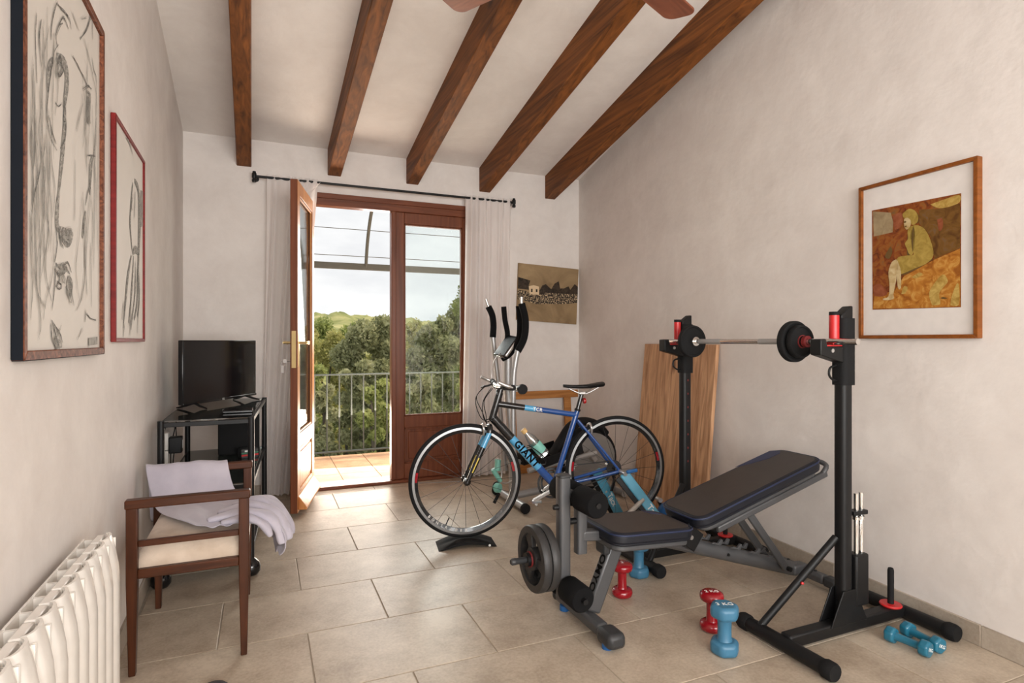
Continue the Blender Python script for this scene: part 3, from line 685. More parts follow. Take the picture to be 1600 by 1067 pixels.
# ------------------------------------------------------------------ pictures
def ribbon(m, pl, pts, w, off, sm=5, taper=True):
    """a drawn stroke: flat ribbon through points given as picture positions"""
    P = [Vector(p+(off,)) for p in pts]; P = spline(P, sm); n = len(P); L_, R_ = [], []
    for i, p in enumerate(P):
        t = (P[min(i+1, n-1)]-P[max(i-1, 0)]); t.normalize(); s_ = Vector((-t.y, t.x, 0))
        ww = w*(.35+.65*math.sin(math.pi*(i+.5)/n)) if taper else w
        L_.append(p+s_*ww/2); R_.append(p-s_*ww/2)
    m.add(L_+R_, [(i, i+1, n+i+1, n+i) for i in range(n-1)])
def patch(m, pl, pts, off, sm=4):
    P = spline([Vector(pl.ab(*p)+(off,)) for p in pts+[pts[0]]], sm)[:-1]
    m.add(P, [tuple(range(len(P)))])
def picture(name, label, pl, a0, a1, b0, b1, depth, fw, fmat, sidemat, backname, backmat):
    """frame of four members lying in the plane pl, front at +depth"""
    t = thing(name, label, 'picture', matrix=pl.mat() @ Matrix.Translation(((a0+a1)/2, b0, 0)))
    ca = (a0+a1)/2; w = (a1-a0)/2; h = b1-b0
    def mitre(pts, nm):
        o = MB().prism(pts, depth).build(nm, fmat, t, bevel=.002, seg=1)
        if sidemat:
            o.data.materials.append(sidemat)
            for p in o.data.polygons:
                if abs(p.center.x) > w-.001 or p.center.y < .001 or p.center.y > h-.001: p.material_index = 1
    mitre([(-w, 0), (w, 0), (w-fw, fw), (-w+fw, fw)], 'frame_bottom'); mitre([(-w, h), (-w+fw, h-fw), (w-fw, h-fw), (w, h)], 'frame_top')
    mitre([(-w, 0), (-w+fw, fw), (-w+fw, h-fw), (-w, h)], 'frame_side'); mitre([(w, 0), (w, h), (w-fw, h-fw), (w-fw, fw)], 'frame_side')
    MB().lim(-w+fw*.6, w-fw*.6, fw*.6, h-fw*.6, .004, depth*.55).build(backname, backmat, t)
    return t, (ca, b0)
def relocate(o, c):     # shift picture-plane coordinates into the frame's own
    o.data.transform(Matrix.Translation((-c[0], -c[1], 0))); return o

LN = Vector((1, .015, 0)).normalized()
# big drawing on the left wall
D1 = .024
plL = Plane((LX(2.5)+D1, 2.5, 0), (-.015, 1, 0), LN)       # plane of the picture fronts (a runs into the room's depth)
q = lambda u, v, P=plL: P.ab(u, v)
a1 = (q(160, 552)[0]+q(168, 59)[0])/2; a0 = q(38, 566)[0]; b0 = (q(38, 567)[1]+q(160, 552)[1])/2; b1 = q(168, 59)[1]
plLw = Plane(plL.o-LN*D1, plL.a, LN)
big, c = picture('framed_drawing', 'large charcoal drawing in a dark-sided carved brown frame, nearer on left wall', plLw, a0, a1, b0, b1, D1, .022, M['carved'], M['navyframe'], 'drawing_paper', M['paper'])
class Front(Plane): pass
pf = Plane(plLw.o+LN*(D1*.55), plL.a, LN)
SKR = random.Random(8)
def stroke(m, pts, w, off, taper=True):
    ribbon(m, None, [pf.ab(*p) for p in pts], w, off, 5, taper)
    for k in range(2 if w < .008 else 1):        # the hand goes over each line again, a little off
        j = 1.6 if w < .008 else 2.6
        ribbon(m, None, [pf.ab(p[0]+SKR.uniform(-j, j)*.6, p[1]+SKR.uniform(-j, j)*2) for p in pts], w*SKR.uniform(.35, .8), off+.0002*(k+1), 5, taper)
zz = D1*.55+.0012
m = MB()   # broad smudges
for pts, w in [([(88, 88), (100, 100), (104, 125), (99, 170)], .040), ([(83, 92), (76, 108), (74, 145)], .026), ([(101, 150), (100, 200), (96, 250), (91, 300)], .030), ([(91, 300), (88, 345), (92, 360)], .030),
               ([(92, 360), (104, 372), (112, 366)], .050), ([(136, 150), (137, 175), (136, 192)], .030), ([(143, 245), (141, 270), (139, 300)], .030), ([(104, 440), (112, 455)], .06), ([(133, 330), (130, 352), (128, 372)], .022)]:
    stroke(m, pts, w, zz)
relocate(m.build('charcoal_smudge', M['inkgrey'], big), c)['kind'] = 'stuff'
m = MB(); zz += .0006
for pts in [[(90, 70), (84, 80), (80, 100), (74, 150), (72, 180), (78, 215), (88, 235)], [(78, 62), (79, 40), (83, 20), (88, 4)], [(88, 5), (96, 15), (107, 30), (110, 45)], [(90, 40), (98, 28), (106, 45)], [(88, 70), (86, 55), (91, 40), (97, 36)],
            [(112, 88), (120, 100), (130, 122), (136, 135)], [(128, 139), (136, 134), (142, 139)], [(133, 142), (140, 150), (139, 165)], [(92, 85), (88, 100), (92, 118), (98, 108), (92, 95)], [(90, 120), (95, 108), (94, 90)],
            [(85, 160), (90, 166), (95, 162)], [(100, 160), (98, 185), (101, 190)], [(102, 190), (100, 215), (93, 232)], [(75, 180), (80, 205), (86, 225)], [(62, 255), (58, 280), (53, 300), (48, 330)], [(63, 30), (60, 60), (63, 105)], [(56, 20), (54, 60), (56, 130)],
            [(124, 62), (134, 45), (142, 25), (144, 62)], [(143, 90), (146, 110), (150, 125), (149, 180)], [(149, 185), (147, 230), (143, 255)], [(132, 320), (136, 300), (140, 285)], [(90, 360), (94, 385)], [(91, 370), (98, 388)],
            [(86, 410), (94, 420), (104, 410), (110, 425)], [(84, 420), (92, 435), (86, 448)], [(96, 412), (100, 425), (92, 430)], [(88, 440), (95, 445), (92, 452), (87, 447)], [(85, 415), (84, 445), (80, 485)], [(80, 500), (86, 525), (92, 545)], [(78, 505), (80, 530), (88, 548)], [(82, 505), (92, 520), (96, 535)],
            [(134, 490), (140, 497), (149, 500)], [(133, 485), (132, 503)], [(136, 243), (148, 244)], [(85, 350), (88, 380), (84, 410)], [(92, 420), (100, 416), (108, 428)]]:
    stroke(m, pts, .0036, zz)
relocate(m.build('charcoal_line', M['ink'], big), c)['kind'] = 'stuff'
m = MB(); zz += .0006
for pts in [[(72, 10), (71, 200), (73, 330)], [(66, 30), (65, 250), (74, 345), (68, 400), (60, 440)], [(52, 420), (58, 460), (70, 480)], [(60, 380), (55, 430), (62, 500), (58, 528)], [(74, 350), (70, 420), (78, 470)], [(66, 500), (70, 470), (80, 430), (83, 360)], [(130, 60), (140, 100), (150, 150)], [(118, 205), (128, 160)],
            [(128, 300), (131, 420), (127, 470)], [(140, 310), (133, 400), (134, 460)], [(118, 485), (126, 465), (131, 430)], [(120, 530), (128, 512)], [(104, 450), (108, 475)], [(110, 455), (114, 478)], [(116, 250), (115, 345)], [(147, 260), (145, 420)], [(140, 380), (142, 480)], [(50, 100), (48, 220), (52, 330)], [(44, 330), (50, 420), (46, 500)], [(135, 210), (134, 260)], [(112, 20), (122, 48)], [(126, 30), (134, 28)]]:
    stroke(m, pts, .0026, zz)
hr = random.Random(21)
for k in range(46):      # long loose hair and contour lines
    u0 = hr.choice([hr.uniform(46, 84), hr.uniform(46, 70), hr.uniform(126, 152)]); v0 = hr.uniform(10, 330); ln = hr.uniform(60, 210); dv = hr.uniform(-7, 7)
    v1 = min(v0+ln, 520-(u0-46)*.12)
    if v1-v0 < 30: continue
    stroke(m, [(u0, v0+(u0-46)*.35 if v0 < 40 else v0), (u0+dv*.6+hr.uniform(-2, 2), (v0*2+v1)/3), (u0+dv+hr.uniform(-3, 3), (v0+2*v1)/3), (u0+dv*.5, v1)], .0022, zz)
for k in range(26):      # scribbled shading about the eyes, nose and mouth
    cu, cv, sx, sy = hr.choice([(92, 108, 8, 28), (137, 170, 4, 26), (104, 368, 9, 12), (94, 430, 10, 20), (106, 455, 8, 22), (88, 525, 7, 20)])
    p_ = [(cu+hr.uniform(-sx, sx), cv+hr.uniform(-sy, sy)) for _ in range(4)]; stroke(m, p_, .0026, zz+.0003)
relocate(m.build('pencil_line', M['inkpale'], big), c)['kind'] = 'stuff'
m = MB(); patch(m, pf, [(137, 528), (151, 526), (151, 538), (137, 540)], zz, 1); relocate(m.build('stamp', M['inkpale'], big), c)
# red-framed drawing
D2 = .018
plR = Plane((LX(2.9)+D2, 2.9, 0), (-.015, 1, 0), LN)
a0 = (plR.ab(182, 182)[0]+plR.ab(181, 537)[0])/2; a1 = (plR.ab(228, 248)[0]+plR.ab(226, 531)[0])/2; b0 = (plR.ab(181, 538)[1]+plR.ab(226, 531)[1])/2; b1 = (plR.ab(182, 184)[1]+plR.ab(228, 248)[1])/2
plRw = Plane(plR.o-LN*D2, plR.a, LN)
small, c = picture('framed_drawing', 'narrow grey drawing in a red wooden frame, farther on left wall', plRw, a0, a1, b0, b1, D2, .014, M['redframe'], None, 'drawing_paper', M['paper'])
pf = Plane(plRw.o+LN*(D2*.55), plR.a, LN); zz = D2*.55+.0012
m = MB(); patch(m, pf, [(219, 297), (226, 300), (226, 352), (219, 355)], zz, 1); relocate(m.build('grey_wash', M['inkpale'], small), c)
m = MB(); zz += .0006
for pts, w in [([(207, 285), (204, 320), (203, 350), (206, 390)], .02), ([(210, 282), (216, 300), (217, 350), (216, 400), (214, 440)], .045), ([(205, 400), (200, 430), (195, 480), (192, 510)], .018), ([(208, 400), (206, 450), (200, 505)], .016), ([(211, 410), (210, 460), (204, 515)], .014), ([(214, 420), (214, 470), (209, 500)], .026), ([(216, 430), (217, 470), (214, 495)], .02), ([(207, 395), (211, 390), (216, 396)], .035), ([(205, 325), (205, 318), (206, 312)], .02)]:
    stroke(m, pts, w, zz)
relocate(m.build('ink_stroke', M['inkgrey'], small), c)['kind'] = 'stuff'
m = MB(); zz += .0006
for pts in [[(196, 215), (202, 225), (206, 240)], [(192, 470), (190, 500)], [(194, 505), (192, 525)], [(204, 470), (202, 522)], [(216, 480), (214, 520)], [(210, 300), (209, 340)]]: stroke(m, pts, .006, zz)
relocate(m.build('pencil_line', M['inkpale'], small), c)['kind'] = 'stuff'

# framed painting on the right wall
RN = Vector((-1, .0589, 0)).normalized(); D3 = .032
ra = Vector((-.0589, -1, 0))
pr0 = Plane((RX(1.6), 1.6, 0)+RN*0 if False else Vector((RX(1.6), 1.6, 0))+RN*D3, ra, RN)
a0 = pr0.ab(1341, 400)[0]; a1 = pr0.ab(1527, 400)[0]; b0 = (pr0.ab(1341, 528)[1]+pr0.ab(1527, 530)[1])/2; b1 = (pr0.ab(1341, 291)[1]+pr0.ab(1527, 246)[1])/2
prw = Plane(pr0.o-RN*D3, ra, RN)
pnt, c = picture('framed_painting', 'painting of a seated figure in ochres, in an orange-brown wooden frame', prw, a0, a1, b0, b1, D3, .016, M['framewood'], None, 'white_mount', M['mount'])
pf = Plane(prw.o+RN*(D3*.55), ra, RN); zz = D3*.55
S = lambda x, y: (1350+x/5.081, 290+y/5.081)
def layer(nm, mt, polys, k, sm=3):
    for p in polys:
        m = MB(); patch(m, pf, [S(*r) for r in p], zz+.0008*k, sm); relocate(m.build(nm, mt, pnt), c)
m = MB(); P = [pf.ab(*S(*r)) for r in [(70, 985), (770, 965), (772, 60), (66, 198)]]; m.prism(P, .0015, o=(0, 0, zz)); relocate(m.build('painted_sheet', M['paint_bg'], pnt), c)
layer('painted_wall', M['paint_grey'], [[(75, 205), (215, 215), (235, 290), (230, 370), (80, 405)]], 3, 1)
layer('painted_couch', M['paint_ochre'], [[(75, 975), (85, 880), (250, 830), (320, 720), (560, 590), (765, 500), (768, 960), (400, 972)]], 3, 1)
layer('painted_backdrop', M['paint_olive'], [[(440, 190), (600, 185), (765, 140), (766, 495), (600, 565), (562, 585), (530, 400), (440, 300)]], 3, 1)
layer('painted_blush', M['paint_blush'], [[(80, 800), (130, 780), (190, 850), (150, 880), (85, 870)], [(230, 240), (300, 215), (310, 300), (250, 350)], [(585, 270), (625, 260), (630, 330), (600, 360)]], 4, 3)
layer('painted_highlight', M['paint_gold'], [[(530, 150), (640, 110), (760, 75), (765, 130), (690, 165), (600, 180)], [(545, 950), (520, 850), (590, 740), (640, 705), (670, 760), (640, 800), (600, 860), (610, 940)], [(690, 950), (700, 880), (740, 780), (758, 800), (758, 945)], [(300, 860), (320, 800), (352, 810), (330, 855)], [(380, 730), (440, 690), (470, 705), (420, 735)]], 4, 3)
layer('painted_shadow', M['paint_shadow'], [[(545, 590), (420, 665), (300, 715), (310, 700), (440, 640), (530, 575), (556, 520)], [(350, 395), (345, 545), (365, 560), (362, 470)], [(405, 195), (440, 270), (425, 305), (440, 240)], [(215, 480), (170, 560), (205, 580), (230, 520)]], 4, 3)
layer('painted_figure', M['paint_body'], [[(400, 310), (470, 330), (520, 400), (552, 500), (550, 570), (490, 625), (400, 660), (310, 700), (275, 690), (262, 600), (285, 565), (350, 555), (400, 545), (380, 470), (375, 380)], [(365, 330), (400, 325), (410, 420), (395, 540), (365, 545), (345, 500), (330, 460), (355, 420), (350, 370)], [(310, 225), (360, 185), (410, 200), (435, 250), (425, 295), (385, 310), (360, 265), (320, 255)]], 5, 3)
layer('painted_leg', M['paint_skin'], [[(262, 585), (225, 610), (200, 690), (208, 790), (200, 880), (160, 895), (165, 910), (240, 900), (240, 860), (262, 750), (275, 640)], [(270, 590), (295, 660), (300, 720), (298, 810), (280, 820), (268, 760), (268, 660)], [(325, 265), (350, 255), (378, 280), (372, 325), (345, 350), (325, 320)]], 6, 3)
layer('painted_feature', M['paint_shadow'], [[(322, 285), (340, 280), (342, 292), (326, 297)], [(330, 322), (345, 318), (346, 326), (334, 332)], [(395, 330), (402, 350), (398, 440), (392, 530), (386, 440)], [(615, 890), (640, 884), (670, 896), (645, 900), (625, 898)]], 7, 2)

# unframed sepia print on the back wall
pbk = Plane((2.4, YB-.02, 0), (1, 0, 0), (0, -1, 0))
ph = thing('photo_panel', 'old sepia photograph of a crowd, unframed on the end wall', 'photograph', (pbk.ab(856, 500)[0]+2.4, YB, pbk.ab(856, 505)[1]))
bx, bz = ph.location.x, ph.location.z
def panelpoly(nm, mt, pts, k, sm=2):
    P = [pbk.ab(800+x/8.892, 400+y/8.892) for x, y in pts]; P = [(a+2.4-bx, b-bz) for a, b in P]
    m = MB()
    if k == 0: m.prism([(p[0], p[1]) for p in P], .018, o=(0, -.002, 0), a=(1, 0, 0), b=(0, 0, 1))
    else:
        V = spline([Vector((p[0], -.0202-.0008*k, p[1])) for p in P+[P[0]]], sm)[:-1] if sm > 1 else [Vector((p[0], -.0202-.0008*k, p[1])) for p in P]
        m.add(V, [tuple(range(len(V)))])
    return m.build(nm, mt, ph)
panelpoly('print_board', M['sepia'], [(62, 885), (895, 950), (925, 185), (92, 95)], 0)
panelpoly('printed_roof', M['sepiadark'], [(85, 290), (255, 340), (235, 400), (235, 470), (80, 450)], 1, 1)
panelpoly('printed_trees', M['sepiadark'], [(380, 480), (420, 410), (470, 390), (510, 430), (545, 460), (590, 385), (650, 350), (668, 450), (720, 450), (785, 420), (810, 470), (870, 390), (915, 430), (912, 560), (700, 560), (380, 560)], 1, 1)
panelpoly('printed_house', M['sepiapale'], [(232, 420), (300, 405), (372, 425), (375, 560), (245, 545)], 2, 1)
panelpoly('printed_crowd', M['sepiacrowd'], [(78, 470), (180, 480), (260, 530), (380, 540), (470, 510), (600, 520), (760, 525), (912, 530), (905, 650), (700, 668), (480, 665), (330, 670), (200, 625), (74, 600)], 3, 1)
panelpoly('printed_window', M['sepiadark'], [(262, 455), (285, 455), (285, 500), (262, 500)], 3, 1); panelpoly('printed_window', M['sepiadark'], [(330, 460), (352, 462), (352, 500), (330, 500)], 3, 1)

# ------------------------------------------------------------------ radiator
rx = LX(1.5)
rad = thing('radiator', 'white sectioned aluminium radiator on the left wall', 'radiator', (LX(.95)+.004, 1.985, 0))
def section():
    T0, T1, Z0, Z1 = .012, .105, .09, .652; W = .08; m = MB()
    # front plate: convex across, leaning back and rounding over at the top
    zs = [Z0, Z0+.012, Z0+.03, .2, .35, .5, Z1-.12, Z1-.08, Z1-.045, Z1-.018, Z1]; nx = 10; vs = []
    fx = lambda z: T1-.010*max(0, 1-(z-Z0)/.03)**2-.020*max(0, (z-(Z1-.12))/.12)**1.6
    for back in (0, 1):
        for z in zs:
            for i in range(nx+1):
                w = i/nx*2-1; vs.append((fx(z)-.0095*abs(w)**3-(.006 if back else 0)-(.003 if back and abs(w) > .99 else 0), -W/2+w*(W/2-.0022), z))
    R_ = (nx+1); K = R_*len(zs); fs = []
    for j in range(len(zs)-1):
        for i in range(nx):
            q_ = (j*R_+i, j*R_+i+1, (j+1)*R_+i+1, (j+1)*R_+i); fs.append(q_); fs.append(tuple(K+x for x in reversed(q_)))
    for j in range(len(zs)-1):
        for i in (0, nx): fs.append((j*R_+i, (j+1)*R_+i, K+(j+1)*R_+i, K+j*R_+i))
    for i in range(nx):
        for j in (0, len(zs)-1): fs.append((j*R_+i, j*R_+i+1, K+j*R_+i+1, K+j*R_+i))
    m.add(vs, fs)
    return m
o0 = section().build('front_plate', M['white'], None, smooth=45)
cores = MB(); W = .08
cores.lim(.045, .066, -.076, -.004, .09, .648); cores.lim(.045, .06, -.079, -.001, .60, .640)
fins = MB()
for y in (-.003, -.077): fins.lim(.014, .09, y-.0016, y+.0016, .12, .636)
fins.lim(.012, .017, -.078, -.002, .09, .640); fins.lim(.014, .095, -.0416, -.0384, .12, .60)
for k in range(13):
    if k == 0: s_ = o0; s_.parent = rad; s_.name = 'section'; core = cores.build('core', M['white'], s_, bevel=.003); fn = fins.build('fin', M['white'], s_)
    else:
        s_ = o0.copy(); COL.objects.link(s_); s_.parent = rad
        for q_ in (core, fn): z_ = q_.copy(); COL.objects.link(z_); z_.parent = s_
    s_.location = (0, -k*.08, 0)
m = MB(); m.tube((.055, .0, .60), (.055, -1.04, .60), .02, 12); m.tube((.055, .0, .13), (.055, -1.04, .13), .02, 12); m.build('header_pipe', M['white'], rad, smooth=40)
for y in (-.12, -.92):
    MB().lim(.0, .05, y-.015, y+.015, .30, .33).build('wall_bracket', M['white'], rad)
    MB().lim(.03, .08, y-.015, y+.015, 0, .13).build('foot', M['white'], rad, bevel=.003)

# ------------------------------------------------------------------ low chair with open arms, blanket
CHX0, CHX1, CHY0, CHY1 = -.448, -.048, 2.437, 3.045
ch = thing('armchair', 'dark wooden armchair with beige seat and open arms by the radiator', 'chair', ((CHX0+CHX1)/2, (CHY0+CHY1)/2, 0))
ox, oy = ch.location.x, ch.location.y
def CL(p): return Vector((p[0]-ox, p[1]-oy, p[2]))
PW = .036
for y in (CHY0, CHY1-PW):
    for x, dr_ in ((CHX0, 0), (CHX1-PW, 0)):
        t_ = .007
        vs = [CL(p) for p in ((x+t_, y+t_*.5, 0), (x+PW-t_, y+t_*.5, 0), (x+PW-t_, y+PW-t_*.5, 0), (x+t_, y+PW-t_*.5, 0), (x, y, .33), (x+PW, y, .33), (x+PW, y+PW, .33), (x, y+PW, .33), (x, y, .60), (x+PW, y, .60), (x+PW, y+PW, .60), (x, y+PW, .60))]
        MB().add(vs, [(0, 3, 2, 1), (0, 1, 5, 4), (1, 2, 6, 5), (2, 3, 7, 6), (3, 0, 4, 7), (4, 5, 9, 8), (5, 6, 10, 9), (6, 7, 11, 10), (7, 4, 8, 11), (8, 9, 10, 11)]).build('leg', M['chairwood'], ch, bevel=.003)
    m = MB(); a = CL((CHX0-.004, y-.003, .598)); b = CL((CHX1+.004, y+PW+.003, .630)); m.lim(a.x, b.x, a.y, b.y, a.z, b.z); m.build('arm', M['chairwoodh'], ch, bevel=.005)
    m = MB(); a = CL((CHX0+PW, y+.009, .458)); b = CL((CHX1-PW, y+PW-.009, .480)); m.lim(a.x, b.x, a.y, b.y, a.z, b.z); m.build('rail', M['chairwoodh'], ch, bevel=.003)
    m = MB(); a = CL((CHX0+PW, y+.004, .345)); b = CL((CHX1-PW, y+PW-.004, .378)); m.lim(a.x, b.x, a.y, b.y, a.z, b.z); m.build('apron', M['chairwoodh'], ch, bevel=.003)
for x in (CHX0, CHX1-PW):
    m = MB(); a = CL((x+.004, CHY0+PW, .345)); b = CL((x+PW-.004, CHY1-PW, .378)); m.lim(a.x, b.x, a.y, b.y, a.z, b.z); m.build('apron', M['chairwoodh'], ch, bevel=.003)
# upholstered seat, domed
m = MB(); nx, ny = 14, 18; vs = []; X0, X1, Y0, Y1 = CHX0+PW*.55, CHX1-PW*.3, CHY0+PW*.75, CHY1-PW*.75
for j in range(ny+1):
    for i in range(nx+1):
        a, b = i/nx*2-1, j/ny*2-1; e = (1-abs(a)**4)*(1-abs(b)**4)
        vs.append(CL((X0+(X1-X0)*i/nx, Y0+(Y1-Y0)*j/ny, .405+.065*e**.35)))
k = len(vs)
fs = [(j*(nx+1)+i, j*(nx+1)+i+1, (j+1)*(nx+1)+i+1, (j+1)*(nx+1)+i) for j in range(ny) for i in range(nx)]
edge = [i for i in range(nx+1)]+[j*(nx+1)+nx for j in range(1, ny+1)]+[ny*(nx+1)+i for i in range(nx-1, -1, -1)]+[j*(nx+1) for j in range(ny-1, 0, -1)]
bt = [Vector((vs[e].x, vs[e].y, .372)) for e in edge]; vs += bt; ne = len(edge)
fs += [(edge[i], edge[(i+1) % ne], k+(i+1) % ne, k+i) for i in range(ne)]+[tuple(k+i for i in range(ne))]
m.add(vs, fs).build('seat', M['seat'], ch, smooth=70)

# lavender blanket over the far arm, across the seat and hanging over the front
bl = bpy.data.meshes.new('blanket'); bm = bmesh.new()
def sheet(rows, n, wob=.006, seed=0):
    rr = random.Random(seed); ph_ = [rr.uniform(0, 6) for _ in range(8)]; G = []
    for ri, (p, q_) in enumerate(rows):
        p, q_ = Vector(p), Vector(q_); row = []
        for i in range(n+1):
            t = i/n; v = p.lerp(q_, t); w = wob*(math.sin(t*9+ph_[0]+ri*.5)+.7*math.sin(t*17+ph_[1]-ri*.8)+.5*math.sin(t*29+ri*1.3+ph_[2]))
            row.append(bm.verts.new((v.x, v.y+w*.5, v.z+w*(1 if ri > 3 else .25))))
        G.append(row)
    for a, b in zip(G, G[1:]):
        for i in range(n): bm.faces.new((a[i], a[i+1], b[i+1], b[i]))
sheet([((-.47, 3.070, .37), (-.16, 3.072, .36)), ((-.475, 3.074, .50), (-.155, 3.076, .50)), ((-.478, 3.066, .625), (-.155, 3.068, .622)), ((-.480, 3.035, .648), (-.153, 3.035, .646)), ((-.478, 3.000, .646), (-.150, 3.000, .642)), ((-.468, 2.978, .60), (-.140, 2.978, .595)),
       ((-.455, 2.970, .54), (-.125, 2.965, .53)), ((-.44, 2.955, .498), (-.10, 2.94, .495)), ((-.425, 2.90, .490), (-.05, 2.87, .49)), ((-.40, 2.83, .488), (-.015, 2.79, .488)), ((-.36, 2.74, .490), (-.005, 2.70, .492)), ((-.32, 2.65, .489), (-.005, 2.62, .495)), ((-.27, 2.56, .488), (-.01, 2.55, .494)), ((-.235, 2.50, .487), (-.02, 2.50, .490))], 26, .006, 1)
# bundled folds over the front edge: tapering soft rolls
def roll(pts, rs, n=12):
    P = spline(pts, 5); N = len(P); rows = []
    for i, p in enumerate(P):
        t = (P[min(i+1, N-1)]-P[max(i-1, 0)]).normalized(); a = t.cross(Vector((0, 0, 1))).normalized(); b = a.cross(t); r = rs*math.sin(math.pi*(.08+.84*i/(N-1)))**.5
        rows.append([bm.verts.new(p+a*r*1.25*math.cos(6.283*k/n)+b*r*.8*math.sin(6.283*k/n)*(1+.25*math.sin(i*.9+k))) for k in range(n)])
    for A_, B_ in zip(rows, rows[1:]):
        for k in range(n): bm.faces.new((A_[k], A_[(k+1) % n], B_[(k+1) % n], B_[k]))
    bm.faces.new(rows[0]); bm.faces.new(rows[-1])
roll([(-.20, 2.56, .497), (-.08, 2.57, .507), (.01, 2.56, .492), (.06, 2.55, .43), (.075, 2.54, .375)], .024)
roll([(-.17, 2.64, .497), (-.05, 2.66, .508), (.03, 2.64, .485), (.08, 2.61, .43), (.10, 2.59, .372)], .026)
roll([(-.12, 2.74, .497), (-.02, 2.75, .507), (.05, 2.72, .475), (.095, 2.68, .42), (.11, 2.66, .37)], .026)
roll([(-.05, 2.83, .495), (.03, 2.82, .485), (.07, 2.79, .44), (.085, 2.77, .38)], .024)
roll([(-.15, 2.52, .492), (-.06, 2.525, .498), (.0, 2.52, .47), (.03, 2.51, .42)], .018)
sheet([((-.02, 2.93, .497), (-.02, 2.53, .50)), ((.02, 2.93, .485), (.035, 2.53, .488)), ((.045, 2.92, .45), (.075, 2.52, .44)), ((.05, 2.90, .39), (.09, 2.515, .375)), ((.042, 2.88, .34), (.082, 2.52, .335)), ((.03, 2.87, .33), (.06, 2.53, .325))], 24, .012, 5)
bmesh.ops.recalc_face_normals(bm, faces=bm.faces); bm.to_mesh(bl); bm.free()
blo = link_mesh('blanket', bl, M['blanket'], smooth=180)
sm = blo.modifiers.new('thick', 'SOLIDIFY'); sm.thickness = .005; sm.offset = 0
ss = blo.modifiers.new('soft', 'SUBSURF'); ss.levels = 1; ss.render_levels = 1
tag(blo, 'lavender fleece blanket draped over the wooden armchair', 'blanket')

# ------------------------------------------------------------------ TV stand and what is on it
SX0, SX1, SY0, SY1, SZ = -.455, -.055, 3.27, 4.36, .80
st = thing('tv_stand', 'black metal trolley with glass shelves in the left corner', 'tv stand', ((SX0+SX1)/2, (SY0+SY1)/2, 0))
ox, oy = st.location.x, st.location.y; hx, hy = (SX1-SX0)/2, (SY1-SY0)/2
for sx in (-1, 1):
    for sy in (-1, 1):
        xs = hx if not (sx > 0 and sy > 0) else hx+.04
        MB().tube((sx*hx+(.065 if sx > 0 and sy > 0 else 0), sy*hy, .085), (sx*hx+(.065 if sx > 0 and sy > 0 else 0), sy*hy, SZ+.008), .016, 12).build('post', M['black'], st, smooth=40)
        cx_ = sx*hx+(.065 if sx > 0 and sy > 0 else 0)
        ca = MB(); ca.lathe([(.0, 0), (.034, .004), (.045, .02), (.045, .045), (.038, .065), (.018, .085), (.012, .09)], (cx_, sy*hy, 0), n=20); ca.build('caster', M['blackgloss'], st, smooth=50)
for z in (.12, .455, SZ-.012):
    for p, q_ in (((-hx, -hy), (hx, -hy)), ((-hx, hy), (hx+.065, hy)), ((-hx, -hy), (-hx, hy)), ((hx, -hy), (hx+.065, hy))):
        MB().bar((p[0], p[1], z), (q_[0], q_[1], z), .016, .022).build('rail', M['black'], st, bevel=.002)
    MB().add([(-hx+.006, -hy+.006, z+.013), (hx-.006, -hy+.006, z+.013), (hx+.055, hy-.006, z+.013), (-hx+.006, hy-.006, z+.013), (-hx+.006, -hy+.006, z+.019), (hx-.006, -hy+.006, z+.019), (hx+.055, hy-.006, z+.019), (-hx+.006, hy-.006, z+.019)],
             [(0, 3, 2, 1), (4, 5, 6, 7), (0, 1, 5, 4), (1, 2, 6, 5), (2, 3, 7, 6), (3, 0, 4, 7)]).build('glass_shelf', M['shelfglass'], st)
# television
A, B = Vector((-.412, 3.715, 0)), Vector((-.042, 4.285, 0)); tvd = (B-A); tw = tvd.length; ta = math.atan2(tvd.y, tvd.x); ZT = SZ+.0075
tv = thing('television', 'small black flat-screen television on the glass trolley', 'television', (((A+B)/2).x, ((A+B)/2).y, ZT), ta)
MB().lim(-tw/2, tw/2, .0, .03, .028, .394).build('casing', M['blackgloss'], tv, bevel=.004)
MB().lim(-tw/2+.05, tw/2-.05, .03, .065, .06, .30).build('back_cover', M['greydark'], tv, bevel=.012)
MB().lim(-tw/2+.008, tw/2-.008, -.0015, .001, .046, .386).build('screen', M['screen'], tv)
MB().lim(-tw/2, tw/2, -.004, .002, .026, .040).build('lower_bezel', M['blackgloss'], tv, bevel=.002)
text('maker_logo', 'LG', .016, M['letterwhite'], tv, frame_mat((0, -.0052, .0335), (1, 0, 0), (0, 0, 1)), .0004)
for sx in (-1, 1):
    m = MB()
    for y in (-.085, .11): m.sweep([(sx*.235, .012, .034), (sx*.235+sx*.012, y*.5+.006, .016), (sx*.235+sx*.02, y, .004)], [.008, .007, .004], 8)
    m.build('stand_foot', M['blackgloss'], tv, smooth=50)
tag(MB().lim(-.10, .05, -.14, .0, 0, .014).build('media_box', M['blackgloss'], bevel=.004), 'flat black media box lying below the television', 'media box')
mbx = bpy.data.objects['media_box']; mbx.location = (-.10, 3.62, SZ+.0075)
